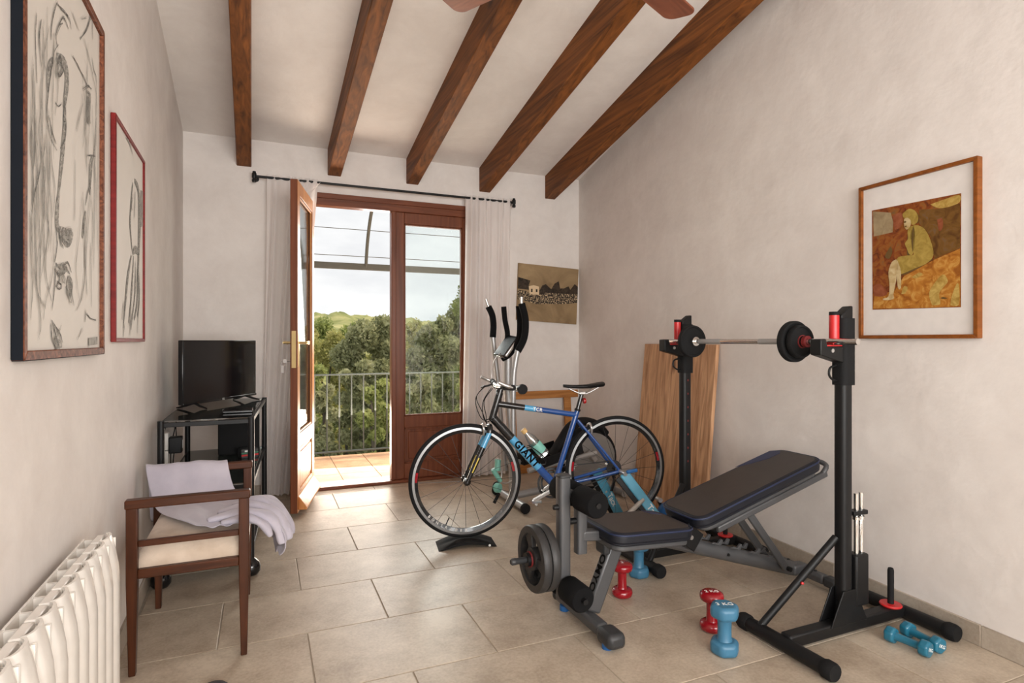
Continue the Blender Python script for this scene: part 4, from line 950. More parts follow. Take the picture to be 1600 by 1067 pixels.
# lower shelf: dark cabinet and coloured carton
MB2 = MB(); MB2.lim(-.10, .14, -.10, .10, 0, .25); cb = MB2.build('speaker_box', M['blackmatte'], bevel=.006); cb.location = (-.16, 4.20, .4745)
tag(cb, 'black box on the middle glass shelf of the trolley', 'speaker')
ct = thing('media_carton', 'small carton with red and green stripes on the middle shelf', 'carton', (-.085, 3.99, .4745), .3)
MB().lim(-.05, .05, -.04, .04, 0, .055).build('carton_body', M['greydark'], ct, bevel=.002)
MB().lim(-.05, .05, -.0415, -.0395, .012, .022).build('red_stripe', M['redplastic'], ct); MB().lim(-.05, .05, -.0415, -.0395, .028, .034).build('green_stripe', plain('green_print', (.03, .2, .1, 1), .5), ct)
MB().lim(-.03, .0, -.0415, -.0395, .038, .048).build('white_print', M['letterwhite'], ct)
# power strip and plug on the left wall, cables
pw = thing('power_strip', 'white socket strip with a black plug on the wall behind the trolley', 'power strip', (LX(3.72), 3.72, .40))
for k in range(3): MB().lim(0, .045, -.035, .035, k*.098, k*.098+.094).build('socket', M['whiteplastic'], pw, bevel=.005)
MB().lim(.045, .11, -.03, .03, .175, .265).build('plug_adapter', M['black'], pw, bevel=.006); MB().lim(.111, .112, -.012, .012, .20, .245).build('plug_label', M['letterwhite'], pw)
for k, (pts, l) in enumerate([([(.022, 3.72, .70), (.03, 3.725, .73), (.035, 3.74, .765)], 'short black cable rising from the top of the socket strip'),
        ([(.05, 4.05, .765), (.035, 4.07, .66), (.02, 4.04, .56), (.015, 4.06, .40), (.02, 4.05, .02)], 'thin black cable hanging on the left wall behind the trolley'),
        ([(.06, 4.16, .765), (.03, 4.19, .68), (.035, 4.15, .57), (.015, 4.17, .42), (.02, 4.17, .02)], 'thin black cable hanging on the left wall nearer the corner')]):
    m = MB(); m.sweep(spline([(LX(y)+x, y, z) for x, y, z in pts], 5), .003, 6); tag(m.build('power_cable', M['blackmatte'], smooth=50), l, 'cable', 'cables behind the trolley')

# ------------------------------------------------------------------ curtain rod and curtains
RY = YB-.085
p0, p1 = py(404, 274.5, RY), py(803, 317.5, RY)
rod = thing('curtain_rod', 'thin black iron curtain rod above the balcony doors', 'curtain rod', (1.0, YB, 2.45))
f = lambda p: Vector(p)-Vector((1.0, YB, 2.45))
zr = (p0.z+p1.z)/2; xa, xb = p0.x-.03, p1.x+.0
MB().tube(f((xa, RY, zr)), f((xb, RY, zr)), .010, 12).build('rod', M['black'], rod, smooth=40)
for x, sgn in ((xa, -1), (xb, 1)):
    m = MB(); m.lathe([(.0, -.045), (.014, -.045), (.017, -.03), (.012, -.02), (.017, -.008), (.017, .02), (.012, .028), (.012, .036), (0, .036)], f((x, RY, zr)), (0, 0, 1), 14); m.build('finial', M['black'], rod, smooth=45)
    m = MB(); m.tube(f((x+sgn*-.012, RY, zr)), f((x+sgn*-.012, YB, zr)), .007, 8); m.lathe([(.022, 0), (.022, .006)], f((x-sgn*.012, YB-.006, zr)), (0, 1, 0), 14); m.build('bracket', M['black'], rod, smooth=45)
def curtain(name, label, x0, x1, z1, folds, amp, seed, top=None, bot=None, zb=.015):
    rr = random.Random(seed); nx, nz = folds*10, 44; vs = []
    ph_ = [rr.uniform(0, 6.28) for _ in range(5)]
    for j in range(nz+1):
        g = j/nz; z = z1+(zb-z1)*g
        xl = x0[0]+(x0[1]-x0[0])*g; xr = x1[0]+(x1[1]-x1[0])*g
        for i in range(nx+1):
            t = i/nx; a = amp*(.35+.65*min(1, g*5))
            y = a*math.sin(t*folds*6.283+ph_[0]+.8*math.sin(g*2+ph_[1])) + a*.5*math.sin(t*folds*2.7*2+ph_[2]+g*1.5)
            vs.append((xl+(xr-xl)*t+.008*math.sin(t*19+g*3), RY-.004+y*.8, z+(.004*math.sin(t*60) if j == 0 else 0)))
    m = MB().add(vs, [(j*(nx+1)+i, j*(nx+1)+i+1, (j+1)*(nx+1)+i+1, (j+1)*(nx+1)+i) for j in range(nz) for i in range(nx)])
    o = m.build(name, M['curtain'], smooth=180); return tag(o, label, 'curtain')
zc = zr+.022
curtain('curtain', 'pale sheer curtain gathered behind the open door leaf', (.03, -.015), (.40, .19), zc, 6, .026, 1)
curtain('curtain', 'pale sheer curtain hanging full length right of the balcony doors', (py(727, 310, RY).x, py(722, 700, RY).x), (py(797, 315, RY).x, py(790, 700, RY).x), zc, 7, .028, 2)
# corner of the left curtain pulled over the top of the open leaf
m = MB(); A_, B_, C_ = py(462, 284, RY-.01), py(501, 285, RY-.01), py(481, 308, RY-.03); D_ = py(455, 300, RY-.03)
vs = []; n = 12
for j in range(n+1):
    for i in range(n+1):
        s_, t_ = i/n, j/n; p = (A_.lerp(B_, s_)).lerp(D_.lerp(C_, s_), t_); vs.append((p.x, p.y+.012*math.sin(s_*22+t_*3), p.z))
co = m.add(vs, [(j*(n+1)+i, j*(n+1)+i+1, (j+1)*(n+1)+i+1, (j+1)*(n+1)+i) for j in range(n) for i in range(n)]).build('pulled_corner', M['curtain'], bpy.data.objects['curtain'], smooth=180)

# ------------------------------------------------------------------ ceiling fan
FC = Vector((1.065, 1.775, 2.62))
fa = thing('ceiling_fan', 'brown wooden paddle ceiling fan under the beams', 'ceiling fan', tuple(FC))
zt = CZ(FC.y)-FC.z
MB().tube((0, 0, .05), (0, 0, zt), .013, 12).build('downrod', M['greydark'], fa, smooth=40)
MB().lathe([(.0, zt), (.07, zt-.005), (.06, zt-.05), (.02, zt-.08), (0, zt-.08)], n=20).build('canopy', M['brass'], fa, smooth=50)
MB().lathe([(0, -.06), (.06, -.055), (.11, -.02), (.115, .04), (.08, .08), (.02, .10), (0, .10)], n=28).build('motor', M['brass'], fa, smooth=50)
for k in range(4):
    a = math.radians((24, 120, 204, 300)[k]); R_ = Matrix.Rotation(a, 4, 'Z') @ Matrix.Rotation(math.radians(8), 4, 'X')
    m = MB().prism([(x+.42, y) for x, y in rrect(.54, .145, .045, 6)], .009)
    b = m.build('blade', M['fan'], fa, bevel=.003); b.matrix_local = R_
    m = MB().lim(.09, .22, -.018, .018, -.008, 0); i_ = m.build('blade_iron', M['brass'], b)

# ------------------------------------------------------------------ wood leaning on the walls
def leaning_board():
    yA, yB_, zt = 3.71, 2.885, 1.172           # far and near edges, height of the top on the wall
    t = thing('plank_panel', 'tall panel of brown planks leaning on the right wall behind the rack', 'board', (2.62, (yA+yB_)/2, 0))
    n = 5; ws = [.16, .20, .15, .19, .125]; tot = sum(ws); y = yA; loc = t.location
    for k in range(n):
        y2 = y-ws[k]/tot*(yA-yB_); e = .0012; th = .028
        def P(yy, top, back):
            xw = RX(yy)-.002-.11*(1-top)-.0; x = xw-(0 if back else th)
            if back and top == 1: x = RX(yy)-.003
            return (x-loc.x, yy-loc.y, (zt-.006*k*0)*top+(0 if not back else .003*(1-top))+.002)
        vs = [P(y-e, 0, 0), P(y2+e, 0, 0), P(y2+e, 1, 0), P(y-e, 1, 0), P(y-e, 0, 1), P(y2+e, 0, 1), P(y2+e, 1, 1), P(y-e, 1, 1)]
        MB().add(vs, [(0, 1, 2, 3), (4, 7, 6, 5), (0, 4, 5, 1), (1, 5, 6, 2), (2, 6, 7, 3), (3, 7, 4, 0)]).build('plank', M['plank'], t, bevel=.003)
        y = y2
leaning_board()
wf = thing('wooden_frame', 'empty pine frame leaning on the end wall behind the bicycle', 'frame', (2.40, YB-.10, 0))
wf.rotation_euler = (-math.atan2(.07, .73), 0, 0)
for nm, x0, x1, z0, z1 in (('rail', -.36, .36, .665, .735), ('rail', -.36, .36, .0, .075), ('stile', -.36, -.29, .075, .665), ('stile', .21, .28, .075, .665)):
    MB().lim(x0, x1, -.022, .0, z0, z1).build(nm, M['pine'], wf, bevel=.003)

# ------------------------------------------------------------------ elliptical trainer
EC = Vector((1.67, 3.95, 0))
el = thing('elliptical_trainer', 'silver and black elliptical trainer behind the bicycle', 'elliptical trainer', tuple(EC))
def E_(u, v, y): return py(u, v, y)-EC
def off(p): return Vector(p)-EC
MB().tube((.0, -.27, .045), (.0, .24, .045), .027, 12).build('front_stabilizer', M['silver'], el, smooth=40)
for y in (-.285, .255): MB().lathe([(0, -.018), (.03, -.018), (.036, -.008), (.036, .008), (.03, .018), (0, .018)], (.0, y, .036), (0, 1, 0), 18).build('transport_wheel', M['blackmatte'], el, smooth=45)
MB().sweep([(.02, 0, .05), (.3, 0, .075), (.85, 0, .075)], .028, 10).build('main_rail', M['silver'], el, smooth=40)
MB().tube((.86, -.22, .035), (.86, .22, .035), .027, 12).build('rear_stabilizer', M['silver'], el, smooth=40)
MB().sweep(spline([(.03, 0, .06), (.02, 0, .45), (-.01, 0, .80), (-.01, 0, 1.08)], 5), .030, 12).build('mast', M['silver'], el, smooth=40)
MB().tube((-.005, -.23, .86), (-.005, .23, .86), .022, 12).build('pivot_axle', M['silver'], el, smooth=40)
for y in (-.24, .24): MB().lathe([(0, -.02), (.035, -.02), (.037, 0), (.03, .02), (0, .02)], (-.005, y, .86), (0, 1, 0), 18).build('pivot_cap', M['black'], el, smooth=45)
# console
co = MB(); cR = Matrix.Rotation(math.radians(-52), 3, 'Y') @ Matrix.Rotation(math.radians(8), 3, 'X')
co.box((-.02, 0, 1.155), (.19, .17, .035), cR); co.build('console', M['blackgloss'], el, bevel=.012)
co = MB(); co.box((-.02-.0, 0, 1.155), (.165, .178, .026), cR); co.build('console_trim', M['alu'], el, bevel=.008)
# moving arms: near one and far one
def arm(y, grip, lower, tip):
    g = [E_(u, v, y) for u, v in grip]; l = [E_(u, v, y) for u, v in lower]
    MB().sweep(spline(g, 5), .0245, 12).build('hand_grip', M['foam'], el, smooth=50)
    MB().sweep(spline(l, 4), .019, 12).build('lever_arm', M['silver'], el, smooth=50)
    MB().tube(E_(*tip, y), g[0], .011, 10).build('grip_end', M['alu'], el, smooth=40)
arm(3.73, [(815, 474), (821, 500), (819, 528), (809, 549)], [(809, 547), (804, 575), (802, 606), (802, 690), (808, 745)], (815, 464))
arm(4.17, [(763, 479), (769, 492), (771, 508), (770, 527)], [(770, 525), (774, 560), (779, 606), (784, 680), (790, 735)], (759, 467))
MB().sweep(spline([E_(787, 479, 4.06), E_(789, 500, 4.06), E_(793, 522, 4.05), E_(790, 545, 4.0), E_(786, 560, 3.97)], 5), .020, 12).build('fixed_handle', M['foam'], el, smooth=50)
MB().sweep(spline([E_(810, 478, 3.84), E_(812, 505, 3.84), E_(810, 530, 3.85), E_(798, 552, 3.90), E_(785, 561, 3.95)], 5), .020, 12).build('fixed_handle', M['foam'], el, smooth=50)
MB().sweep(spline([E_(782, 552, 3.9), E_(772, 565, 3.85), E_(768, 590, 3.82), E_(775, 603, 3.84)], 5), .004, 8).build('sensor_cable', M['alu'], el, smooth=50)
# pedal arms with foot plates, crank and flywheel housing
for y, dz, dx in ((-.2, .08, .0), (.2, -.03, .05)):
    MB().sweep([(.06, y, .26+dz*.2), (.28, y, .27+dz*.5), (.62, y, .28+dz)], .020, 10).build('pedal_arm', M['silver'], el, smooth=40)
    m = MB(); R_ = Matrix.Rotation(math.radians(-14), 3, 'Y'); m.box((.30+dx, y, .305+dz*.55), (.36, .15, .022), R_); m.build('foot_plate', M['blackmatte'], el, bevel=.008)
    m = MB(); m.box((.30+dx, y+(-.07 if y < 0 else .07), .335+dz*.55), (.34, .012, .06), R_); m.box((.13+dx, y, .30+dz*.55), (.015, .15, .07), R_); m.build('foot_guard', M['blackmatte'], el, bevel=.006)
fw_ = MB(); fw_.lathe([(0, -.075), (.19, -.075), (.235, -.055), (.245, 0), (.235, .055), (.19, .075), (0, .075)], (.66, 0, .285), (0, 1, 0), 40); fw_.build('flywheel_housing', M['blackmatte'], el, smooth=50); MB().lathe([(0, 0), (.20, 0), (.205, .004), (0, .006)], (.66, -.0755, .285), (0, -1, 0), 40).build('housing_cover', plain('grey_cover', (.22, .205, .19, 1), .55), el, smooth=45)
for y in (-.13, .13): MB().bar((.66, y, .285), (.60, y, .285+(.08 if y < 0 else -.08)), .02, .035).build('crank', M['silver'], el, bevel=.004)
m = MB(); m.sweep(spline([(.34, -.03, .33), (.42, -.03, .44), (.50, -.03, .54), (.60, -.03, .575), (.72, -.03, .545), (.80, -.03, .47)], 4), .034, 12, flat=(1, 1.6)); m.build('link_cover', M['blackmatte'], el, smooth=50)
# resistance tube with mint handles hanging on the mast
rb = thing('resistance_tube', 'black exercise tube with mint handles behind the front bicycle wheel', 'exercise band', tuple(EC+Vector((-.05, -.10, 0))))
rq = lambda u, v, y: py(u, v, y)-rb.location
MB().sweep([rq(778, 718, 3.74), rq(777, 735, 3.74)], .021, 12).build('hand_grip', M['mint'], rb, smooth=50)
MB().sweep([rq(770, 733, 3.74), rq(782, 752, 3.74)], .017, 12).build('hand_grip', M['mint'], rb, smooth=50)
MB().lathe([(0, -.022), (.030, -.022), (.034, 0), (.030, .022), (0, .022)], rq(777, 762, 3.70), (.6, -.8, 0), 18).build('roller', M['mint'], rb, smooth=50)
MB().torus(rq(775, 762, 3.72), (.6, -.8, 0), .034, .009, 28, 8).build('roller_tyre', M['blackmatte'], rb, smooth=50)
MB().sweep(spline([rq(778, 716, 3.74), rq(784, 740, 3.74), rq(781, 752, 3.74), rq(792, 755, 3.75), rq(802, 750, 3.76)], 5), .006, 8).build('tube_cord', M['alu'], rb, smooth=50)
MB().sweep(spline([rq(780, 770, 3.72), rq(774, 782, 3.72), rq(772, 786, 3.72)], 4), .012, 8).build('strap', M['blackmatte'], rb, smooth=50)

# ------------------------------------------------------------------ bicycle
FA, RA = Vector((1.101, 3.260, 0)), Vector((2.041, 3.107, 0)); be = (RA-FA).normalized(); WB = (RA-FA).length
bk = thing('bicycle', 'blue and black road bicycle clamped in the indoor trainer', 'bicycle', tuple(FA), math.atan2(be.y, be.x))
bn = Vector((-be.y, be.x, 0))                  # local +y, away from the camera
def bp(u, v, w=0):
    """picture position on the bicycle's own plane (offset w sideways) as local coordinates"""
    o = FA+bn*w; r = ray(u, v); t = (o-CAM).dot(bn)/r.dot(bn); p = CAM+r*t
    return Vector(((p-FA).dot(be), w, p.z))
ZF, ZR = .376, .392; RWH = .335
def wheel(name, c, label, text_=None, nsp=20):
    c = Vector(c)
    w = MB().torus((0, 0, 0), (0, 1, 0), RWH-.012, .0125, 72, 10).build(name, M['blackmatte'], bk, smooth=60, loc=c); w['label'] = label
    MB().ring((0, 0, 0), (0, 1, 0), [(RWH-.020, -.010), (RWH-.020, .010), (RWH-.034, .011), (RWH-.034, -.011)], 72).build('rim_brake_track', M['rimtrack'], w, smooth=40)
    MB().ring((0, 0, 0), (0, 1, 0), [(RWH-.033, -.011), (RWH-.033, .011), (RWH-.054, .005), (RWH-.054, -.005)], 72).build('rim', M['bikeblack'], w, smooth=40)
    MB().lathe([(.006, -.058), (.006, -.05), (.022, -.045), (.022, -.040), (.013, -.034), (.013, .034), (.022, .040), (.022, .045), (.006, .05), (.006, .058)], (0, 0, 0), (0, 1, 0), 18).build('hub', M['bikeblack'], w, smooth=45)
    sp = None
    for k in range(nsp):
        a = 2*math.pi*k/nsp; s_ = 1 if k % 2 else -1
        if sp is None: sp = MB().tube((.018, 0, 0), (RWH-.05, 0, 0), .0013, 5).build('spoke', M['greydark'], w); o = sp
        else: o = sp.copy(); COL.objects.link(o); o.parent = w
        o.matrix_local = Matrix.Translation((0, s_*.02, 0)) @ Matrix.Rotation(a, 4, 'Y') @ Matrix.Rotation(-s_*.066 if True else 0, 4, 'Z') @ Matrix.Rotation(.0, 4, 'Y')
    for a0 in (8, 168):     # red rim stickers
        m = MB(); vs = []
        for k in range(8):
            a = math.radians(a0+k*1.6)
            for r in (RWH-.036, RWH-.050): vs.append((r*math.cos(a), -.0115+(.004 if r < RWH-.045 else 0), r*math.sin(a)))
        m.add(vs, [(2*k, 2*k+1, 2*k+3, 2*k+2) for k in range(7)]); m.build('rim_sticker', M['red'], w)
    m = MB(); a = math.radians(245); m.tube((math.cos(a)*(RWH-.054), 0, math.sin(a)*(RWH-.054)), (math.cos(a)*(RWH-.10), 0, math.sin(a)*(RWH-.10)), .0035, 6); m.build('valve', M['black'], w)
    if text_:
        r = RWH-.0435; n_ = len(text_)
        for k, chx in enumerate(text_):
            a = math.radians(222+k*6.0); d = Vector((-math.sin(a), 0, math.cos(a))); rr = Vector((math.cos(a), 0, math.sin(a)))
            text('rim_letter', chx, .021, M['letterwhite'], w, frame_mat(rr*r+Vector((0, -.0105, 0)), d, -rr), .0003, .0004)
    return w
wheel('front_wheel', (0, 0, ZF), 'black road wheel with silver rim track', 'BONTRAGER')
wheel('rear_wheel', (WB, 0, ZR), 'black road wheel with silver rim track')
HT, HB = bp(781, 613), bp(768, 657); SC_, BBk = bp(900, 648), bp(866, 757); AXF, AXR = Vector((0, 0, ZF)), Vector((WB, 0, ZR))
MB().tube(HT, HB, .021, 16).build('head_tube', M['bikeblack'], bk, smooth=40)
T0, T1 = HT.lerp(HB, .40), SC_+Vector((0, 0, .0))
def along(a, b, t): return a.lerp(b, t)
def tubeseg(nm, a, b, t0, t1, r, mat, flat=None): return MB().sweep([along(a, b, t0), along(a, b, t1)], r, 16, flat=flat).build(nm, mat, bk, smooth=40)
tubeseg('top_tube', T0, T1, 0, .34, .0185, M['bikeblack']); tubeseg('top_tube', T0, T1, .34, .48, .0175, M['bikelight']); tubeseg('top_tube', T0, T1, .48, 1, .0165, M['bikeblue'])
D0 = HB+Vector((.005, 0, .02))
tubeseg('down_tube', D0, BBk, 0, .30, .0265, M['bikeblack']); tubeseg('down_tube', D0, BBk, .30, .74, .0255, M['bikelight']); tubeseg('down_tube', D0, BBk, .74, 1, .0245, M['bikeblue'])
MB().tube(BBk, SC_+(SC_-BBk)*.07, .0165, 16).build('seat_tube', M['bikeblue'], bk, smooth=40)
dt = (BBk-D0).normalized(); up_ = Vector((0, -1, 0)).cross(dt)
def on_tube(t, a, b, r): return along(a, b, t)+Vector((0, -r-.0006, 0))
text('maker_lettering', 'GIANT', .060, M['letterblack'], bk, frame_mat(on_tube(.53, D0, BBk, .0255), dt, Vector((dt.z*-1, 0, dt.x)) if False else Vector((-dt.z, 0, dt.x))), .001, .0018, 1.15)
tt = (T1-T0).normalized()
text('model_lettering', 'TCR', .030, M['letterwhite'], bk, frame_mat(on_tube(.50, T0, T1, .0165), tt, Vector((-tt.z, 0, tt.x))), .001, .0004, 1.1)
for s_ in (-1, 1):
    d0 = Vector((0, s_*.012, 0)); 
    MB().sweep(spline([SC_+Vector((.004, s_*.016, -.03)), SC_.lerp(AXR, .5)+Vector((0, s_*.04, -.01)), AXR+Vector((0, s_*.062, 0))], 5), [.010]*11 if False else .0085, 10).build('seat_stay', M['bikeblue'], bk, smooth=40)
    MB().sweep(spline([BBk+Vector((.02, s_*.022, 0)), BBk.lerp(AXR, .5)+Vector((0, s_*.045, -.005)), AXR+Vector((0, s_*.062, 0))], 5), .0105, 10).build('chain_stay', M['bikeblue'], bk, smooth=40)
    CR = bp(764, 672); A_ = CR+Vector((-.004, s_*.034, -.01)); B_ = AXF+Vector((.0, s_*.052, .0))
    MB().sweep([A_, A_.lerp(B_, .32)], [.016, .0165], 12).build('fork_blade', M['bikelight'], bk, smooth=40)
    MB().sweep([A_.lerp(B_, .30), A_.lerp(B_, .75), B_], [.0168, .015, .011], 12).build('fork_tip', M['bikeblack'], bk, smooth=40)
    P0, P1 = A_.lerp(B_, .50), A_.lerp(B_, .80); m = MB(); m.bar(P0+Vector((0, -.0163 if s_ < 0 else -.0163, 0)), P1+Vector((0, -.0148, 0)), .001, .006, up=(1, 0, 0)); m.build('fork_decal', M['yellow'], bk)
m = MB(); m.sweep(spline([CR+Vector((-.004, -.036, -.012)), CR+Vector((0, -.03, .012)), CR+Vector((.003, 0, .022)), CR+Vector((0, .03, .012)), CR+Vector((-.004, .036, -.012))], 5), .018, 12); m.build('fork_crown', M['bikeblack'], bk, smooth=45)
for c_, nm in ((CR+Vector((-.036, 0, .01)), 'front_brake'), (SC_.lerp(AXR, .30)+Vector((.012, 0, .02)), 'rear_brake')):
    m = MB()
    for s_ in (-1, 1): m.sweep(spline([c_+Vector((0, 0, .028)), c_+Vector((-.004, s_*.03, .016)), c_+Vector((0, s_*.032, -.012)), c_+Vector((0, s_*.022, -.034))], 4), .0075, 8)
    m.build(nm, M['alu'], bk, smooth=50)
# cockpit
ST = HT+(HT-HB).normalized()*.028; BC = bp(776, 603)
m = MB(); m.tube(HT, ST, .0175, 14); m.build('headset', M['bikeblack'], bk, smooth=40)
MB().tube(ST+Vector((0, 0, -.005)), BC, .0155, 12).build('stem', M['bikeblack'], bk, smooth=40)
hb = [BC+Vector((.03, -.27, .010)), BC+Vector((.012, -.12, .004)), BC, BC+Vector((.012, .12, .004)), BC+Vector((.03, .27, .010))]
MB().sweep(spline(hb, 5), .0125, 12).build('handlebar', M['alu'], bk, smooth=50)
for i, s_ in ((0, -1), (4, 1)):
    d = (hb[i]-hb[1 if i == 0 else 3]).normalized(); MB().tube(hb[i]-d*.11, hb[i]+d*.01, .0165, 14).build('hand_grip', M['blackmatte'], bk, smooth=40)
    a = hb[i]-d*.135; m = MB(); m.tube(a-d*.014, a+d*.014, .019, 12); m.sweep(spline([a, a+Vector((-.035, s_*.01, -.012)), a+Vector((-.055, s_*.05, -.022)), a+Vector((-.062, s_*.10, -.03))], 4), .006, 8); m.build('brake_lever', M['greydark'], bk, smooth=50)
    m = MB(); m.sweep(spline([hb[i]+d*.0, hb[i]+Vector((-.035, s_*.006, .012)), hb[i]+Vector((-.075, -s_*.004, .03))], 4), .0105, 10); m.build('bar_end', M['alu'], bk, smooth=50)
for k, (y, q_) in enumerate([(-.10, 0), (.10, 0), (-.06, .02), (.13, .02)]):
    a = BC+Vector((-.045, y, -.005)); MB().sweep(spline([a, a+Vector((-.055, y*.2, -.07-q_)), a+Vector((-.03, -y*.5, -.16-q_*2)), (HB+Vector((-.03, 0, -.02))) if k < 2 else HB+Vector((.02, -.024 if k == 2 else .024, .02))], 6), .0024, 6).build('control_cable', M['blackmatte'], bk, smooth=50)
# saddle
SPt = bp(909, 615); MB().tube(SC_+(SC_-BBk)*.05, SPt, .0135, 14).build('seat_post', M['bikeblack'], bk, smooth=40)
m = MB(); m.lathe([(0, 0), (.019, 0), (.019, .014), (0, .014)], SC_+(SC_-BBk)*.055, (SC_-BBk), 14); m.build('seat_clamp', M['black'], bk, smooth=40)
SA, SB = bp(880, 604), bp(942, 602); L_ = SB.x-SA.x; m = MB(); n1, n2 = 22, 14; vs = []
for i in range(n1+1):
    t = i/n1; w = .018+.012*t+.048*max(0, (t-.42)/.58)**1.2; w *= math.sqrt(max(.05, 1-max(0, (t-.9)/.1)**2*.8))*(math.sqrt(min(1, .15+t*9))); zt = SA.z+.004-.010*math.sin(math.pi*t)+.012*t
    for k in range(n2):
        a = 2*math.pi*k/n2; zz_ = math.sin(a); vs.append((SA.x+L_*t, w*math.cos(a), zt+(.010*zz_ if zz_ > 0 else .020*zz_*(.45+.55*t))))
m.add(vs, [(i*n2+k, i*n2+(k+1) % n2, (i+1)*n2+(k+1) % n2, (i+1)*n2+k) for i in range(n1) for k in range(n2)]+[tuple(range(n2)), tuple(n1*n2+k for k in range(n2))]); m.build('saddle', M['black'], bk, smooth=60)
m = MB()
for s_ in (-1, 1): m.sweep(spline([SA+Vector((.035, s_*.006, -.012)), SPt+Vector((-.02, s_*.020, .004)), SPt+Vector((.03, s_*.021, .004)), SB+Vector((-.035, s_*.034, -.004))], 4), .0035, 8)
m.build('saddle_rails', M['alu'], bk, smooth=50); MB().box(SPt+Vector((0, 0, .004)), (.04, .045, .018)).build('rail_clamp', M['alu'], bk, bevel=.004)
m = MB(); m.lathe([(0, 0), (.016, 0), (.019, .008), (.016, .016), (0, .016)], SPt.lerp(SC_, .35)+Vector((.022, 0, 0)), (1, 0, .15), 16); m.build('rear_reflector', M['reflector'], bk, smooth=45)
# drivetrain (chainset on the far side, left crank towards the camera)
for y, r in ((.040, .095), (.046, .075)):
    MB().ring(BBk+Vector((0, y, 0)), (0, 1, 0), [(r-.014, -.0015), (r, -.001), (r, .001), (r-.014, .0015)], 48).build('chainring', M['iron'], bk)
m = MB()
for k in range(5): a = 2*math.pi*k/5; m.bar(BBk+Vector((0, .043, 0)), BBk+Vector((math.cos(a)*.09, .043, math.sin(a)*.09)), .006, .014, up=(0, 1, 0) if False else (-math.sin(a), 0, math.cos(a)))
m.build('chainring_spider', M['alu'], bk)
MB().tube(BBk+Vector((0, -.05, 0)), BBk+Vector((0, .06, 0)), .02, 16).build('bottom_bracket', M['black'], bk, smooth=40)
PA = bp(833, 783, -.065); PBd = 2*BBk-PA; PBd.y = .075; PA.y = -.065
MB().bar(BBk+Vector((0, -.06, 0)), PA, .012, .024).build('crank_arm', M['alu'], bk, bevel=.004); MB().bar(BBk+Vector((0, .065, 0)), PBd, .012, .024).build('crank_arm', M['alu'], bk, bevel=.004)
for P_, s_ in ((PA, -1), (PBd, 1)):
    m = MB(); m.tube(P_, P_+Vector((0, s_*.07, 0)), .008, 10); m.sweep(spline([P_+Vector((-.035, s_*.06, .012)), P_+Vector((0, s_*.05, .006)), P_+Vector((.035, s_*.06, .010))], 4), .012, 8, flat=(.6, 2)); m.build('pedal', M['alu'], bk, smooth=50)
MB().lim(PBd.x-.03, PBd.x-.012, .10, .14, PBd.z-.004, PBd.z+.008).build('pedal_reflector', M['tan'], bk)
for k, r in enumerate((.050, .045, .040, .035, .030, .026)):
    MB().ring(AXR+Vector((0, .028+k*.0045, 0)), (0, 1, 0), [(.012, -.001), (r, -.001), (r, .001), (.012, .001)], 28).build('sprocket', M['iron'], bk)
m = MB(); c1, c2, r1, r2 = BBk, AXR, .092, .045; pts = []
for k in range(13): a = math.radians(90+180*k/12); pts.append(c1+Vector((r1*math.cos(a), .043, r1*math.sin(a))))
for k in range(9): a = math.radians(-90+180*k/8); pts.append(c2+Vector((r2*math.cos(a), .040, r2*math.sin(a))))
m.sweep(pts, .0038, 6, closed=True); m.build('chain', M['iron'], bk, smooth=40)
m = MB(); m.bar(AXR+Vector((0, .06, -.02)), AXR+Vector((.015, .055, -.075)), .012, .022); m.bar(AXR+Vector((.015, .05, -.075)), AXR+Vector((-.01, .045, -.15)), .010, .02)
m.build('rear_derailleur', M['black'], bk, bevel=.003)
m = MB(); c_ = along(D0, BBk, .62); upn = Vector((dt.z*-1, 0, dt.x)); upn = -upn if upn.z < 0 else upn
for s_ in (-1, 1): m.sweep(spline([c_+upn*.024-dt*.07, c_+upn*.05+Vector((0, s_*.034, 0))-dt*.06, c_+upn*.065+Vector((0, s_*.036, 0))+dt*.04, c_+upn*.05+dt*.085, c_+upn*.026+dt*.07], 5), .003, 6)
m.build('bottle_cage', M['black'], bk, smooth=50)
# bottle in the cage
wp = lambda l: FA+be*l.x+bn*l.y+Vector((0, 0, l.z))
bo_, bt_ = bp(851, 710), bp(817, 671); ax = (bt_-bo_).normalized(); H_ = (bt_-bo_).length
bo = thing('water_bottle', 'clear water bottle with mint sleeve and tan cap on the bicycle', 'bottle', tuple(wp(bo_)), math.atan2(be.y, be.x))
MB().lathe([(0, 0), (.030, 0), (.033, .006), (.033, H_*.50), (.031, H_*.62), (.022, H_*.76), (.0155, H_*.84), (.0155, H_*.90), (0, H_*.90)], (0, 0, 0), ax, 24).build('bottle_body', M['bottle'], bo, smooth=50)
MB().lathe([(.0336, H_*.14), (.0342, H_*.15), (.0342, H_*.44), (.0336, H_*.45)], (0, 0, 0), ax, 24, caps=False).build('sleeve', M['mint'], bo, smooth=50)
MB().lathe([(0, H_*.88), (.0175, H_*.88), (.0175, H_), (.014, H_*1.01), (0, H_*1.01)], (0, 0, 0), ax, 20).build('cap', M['tan'], bo, smooth=45)
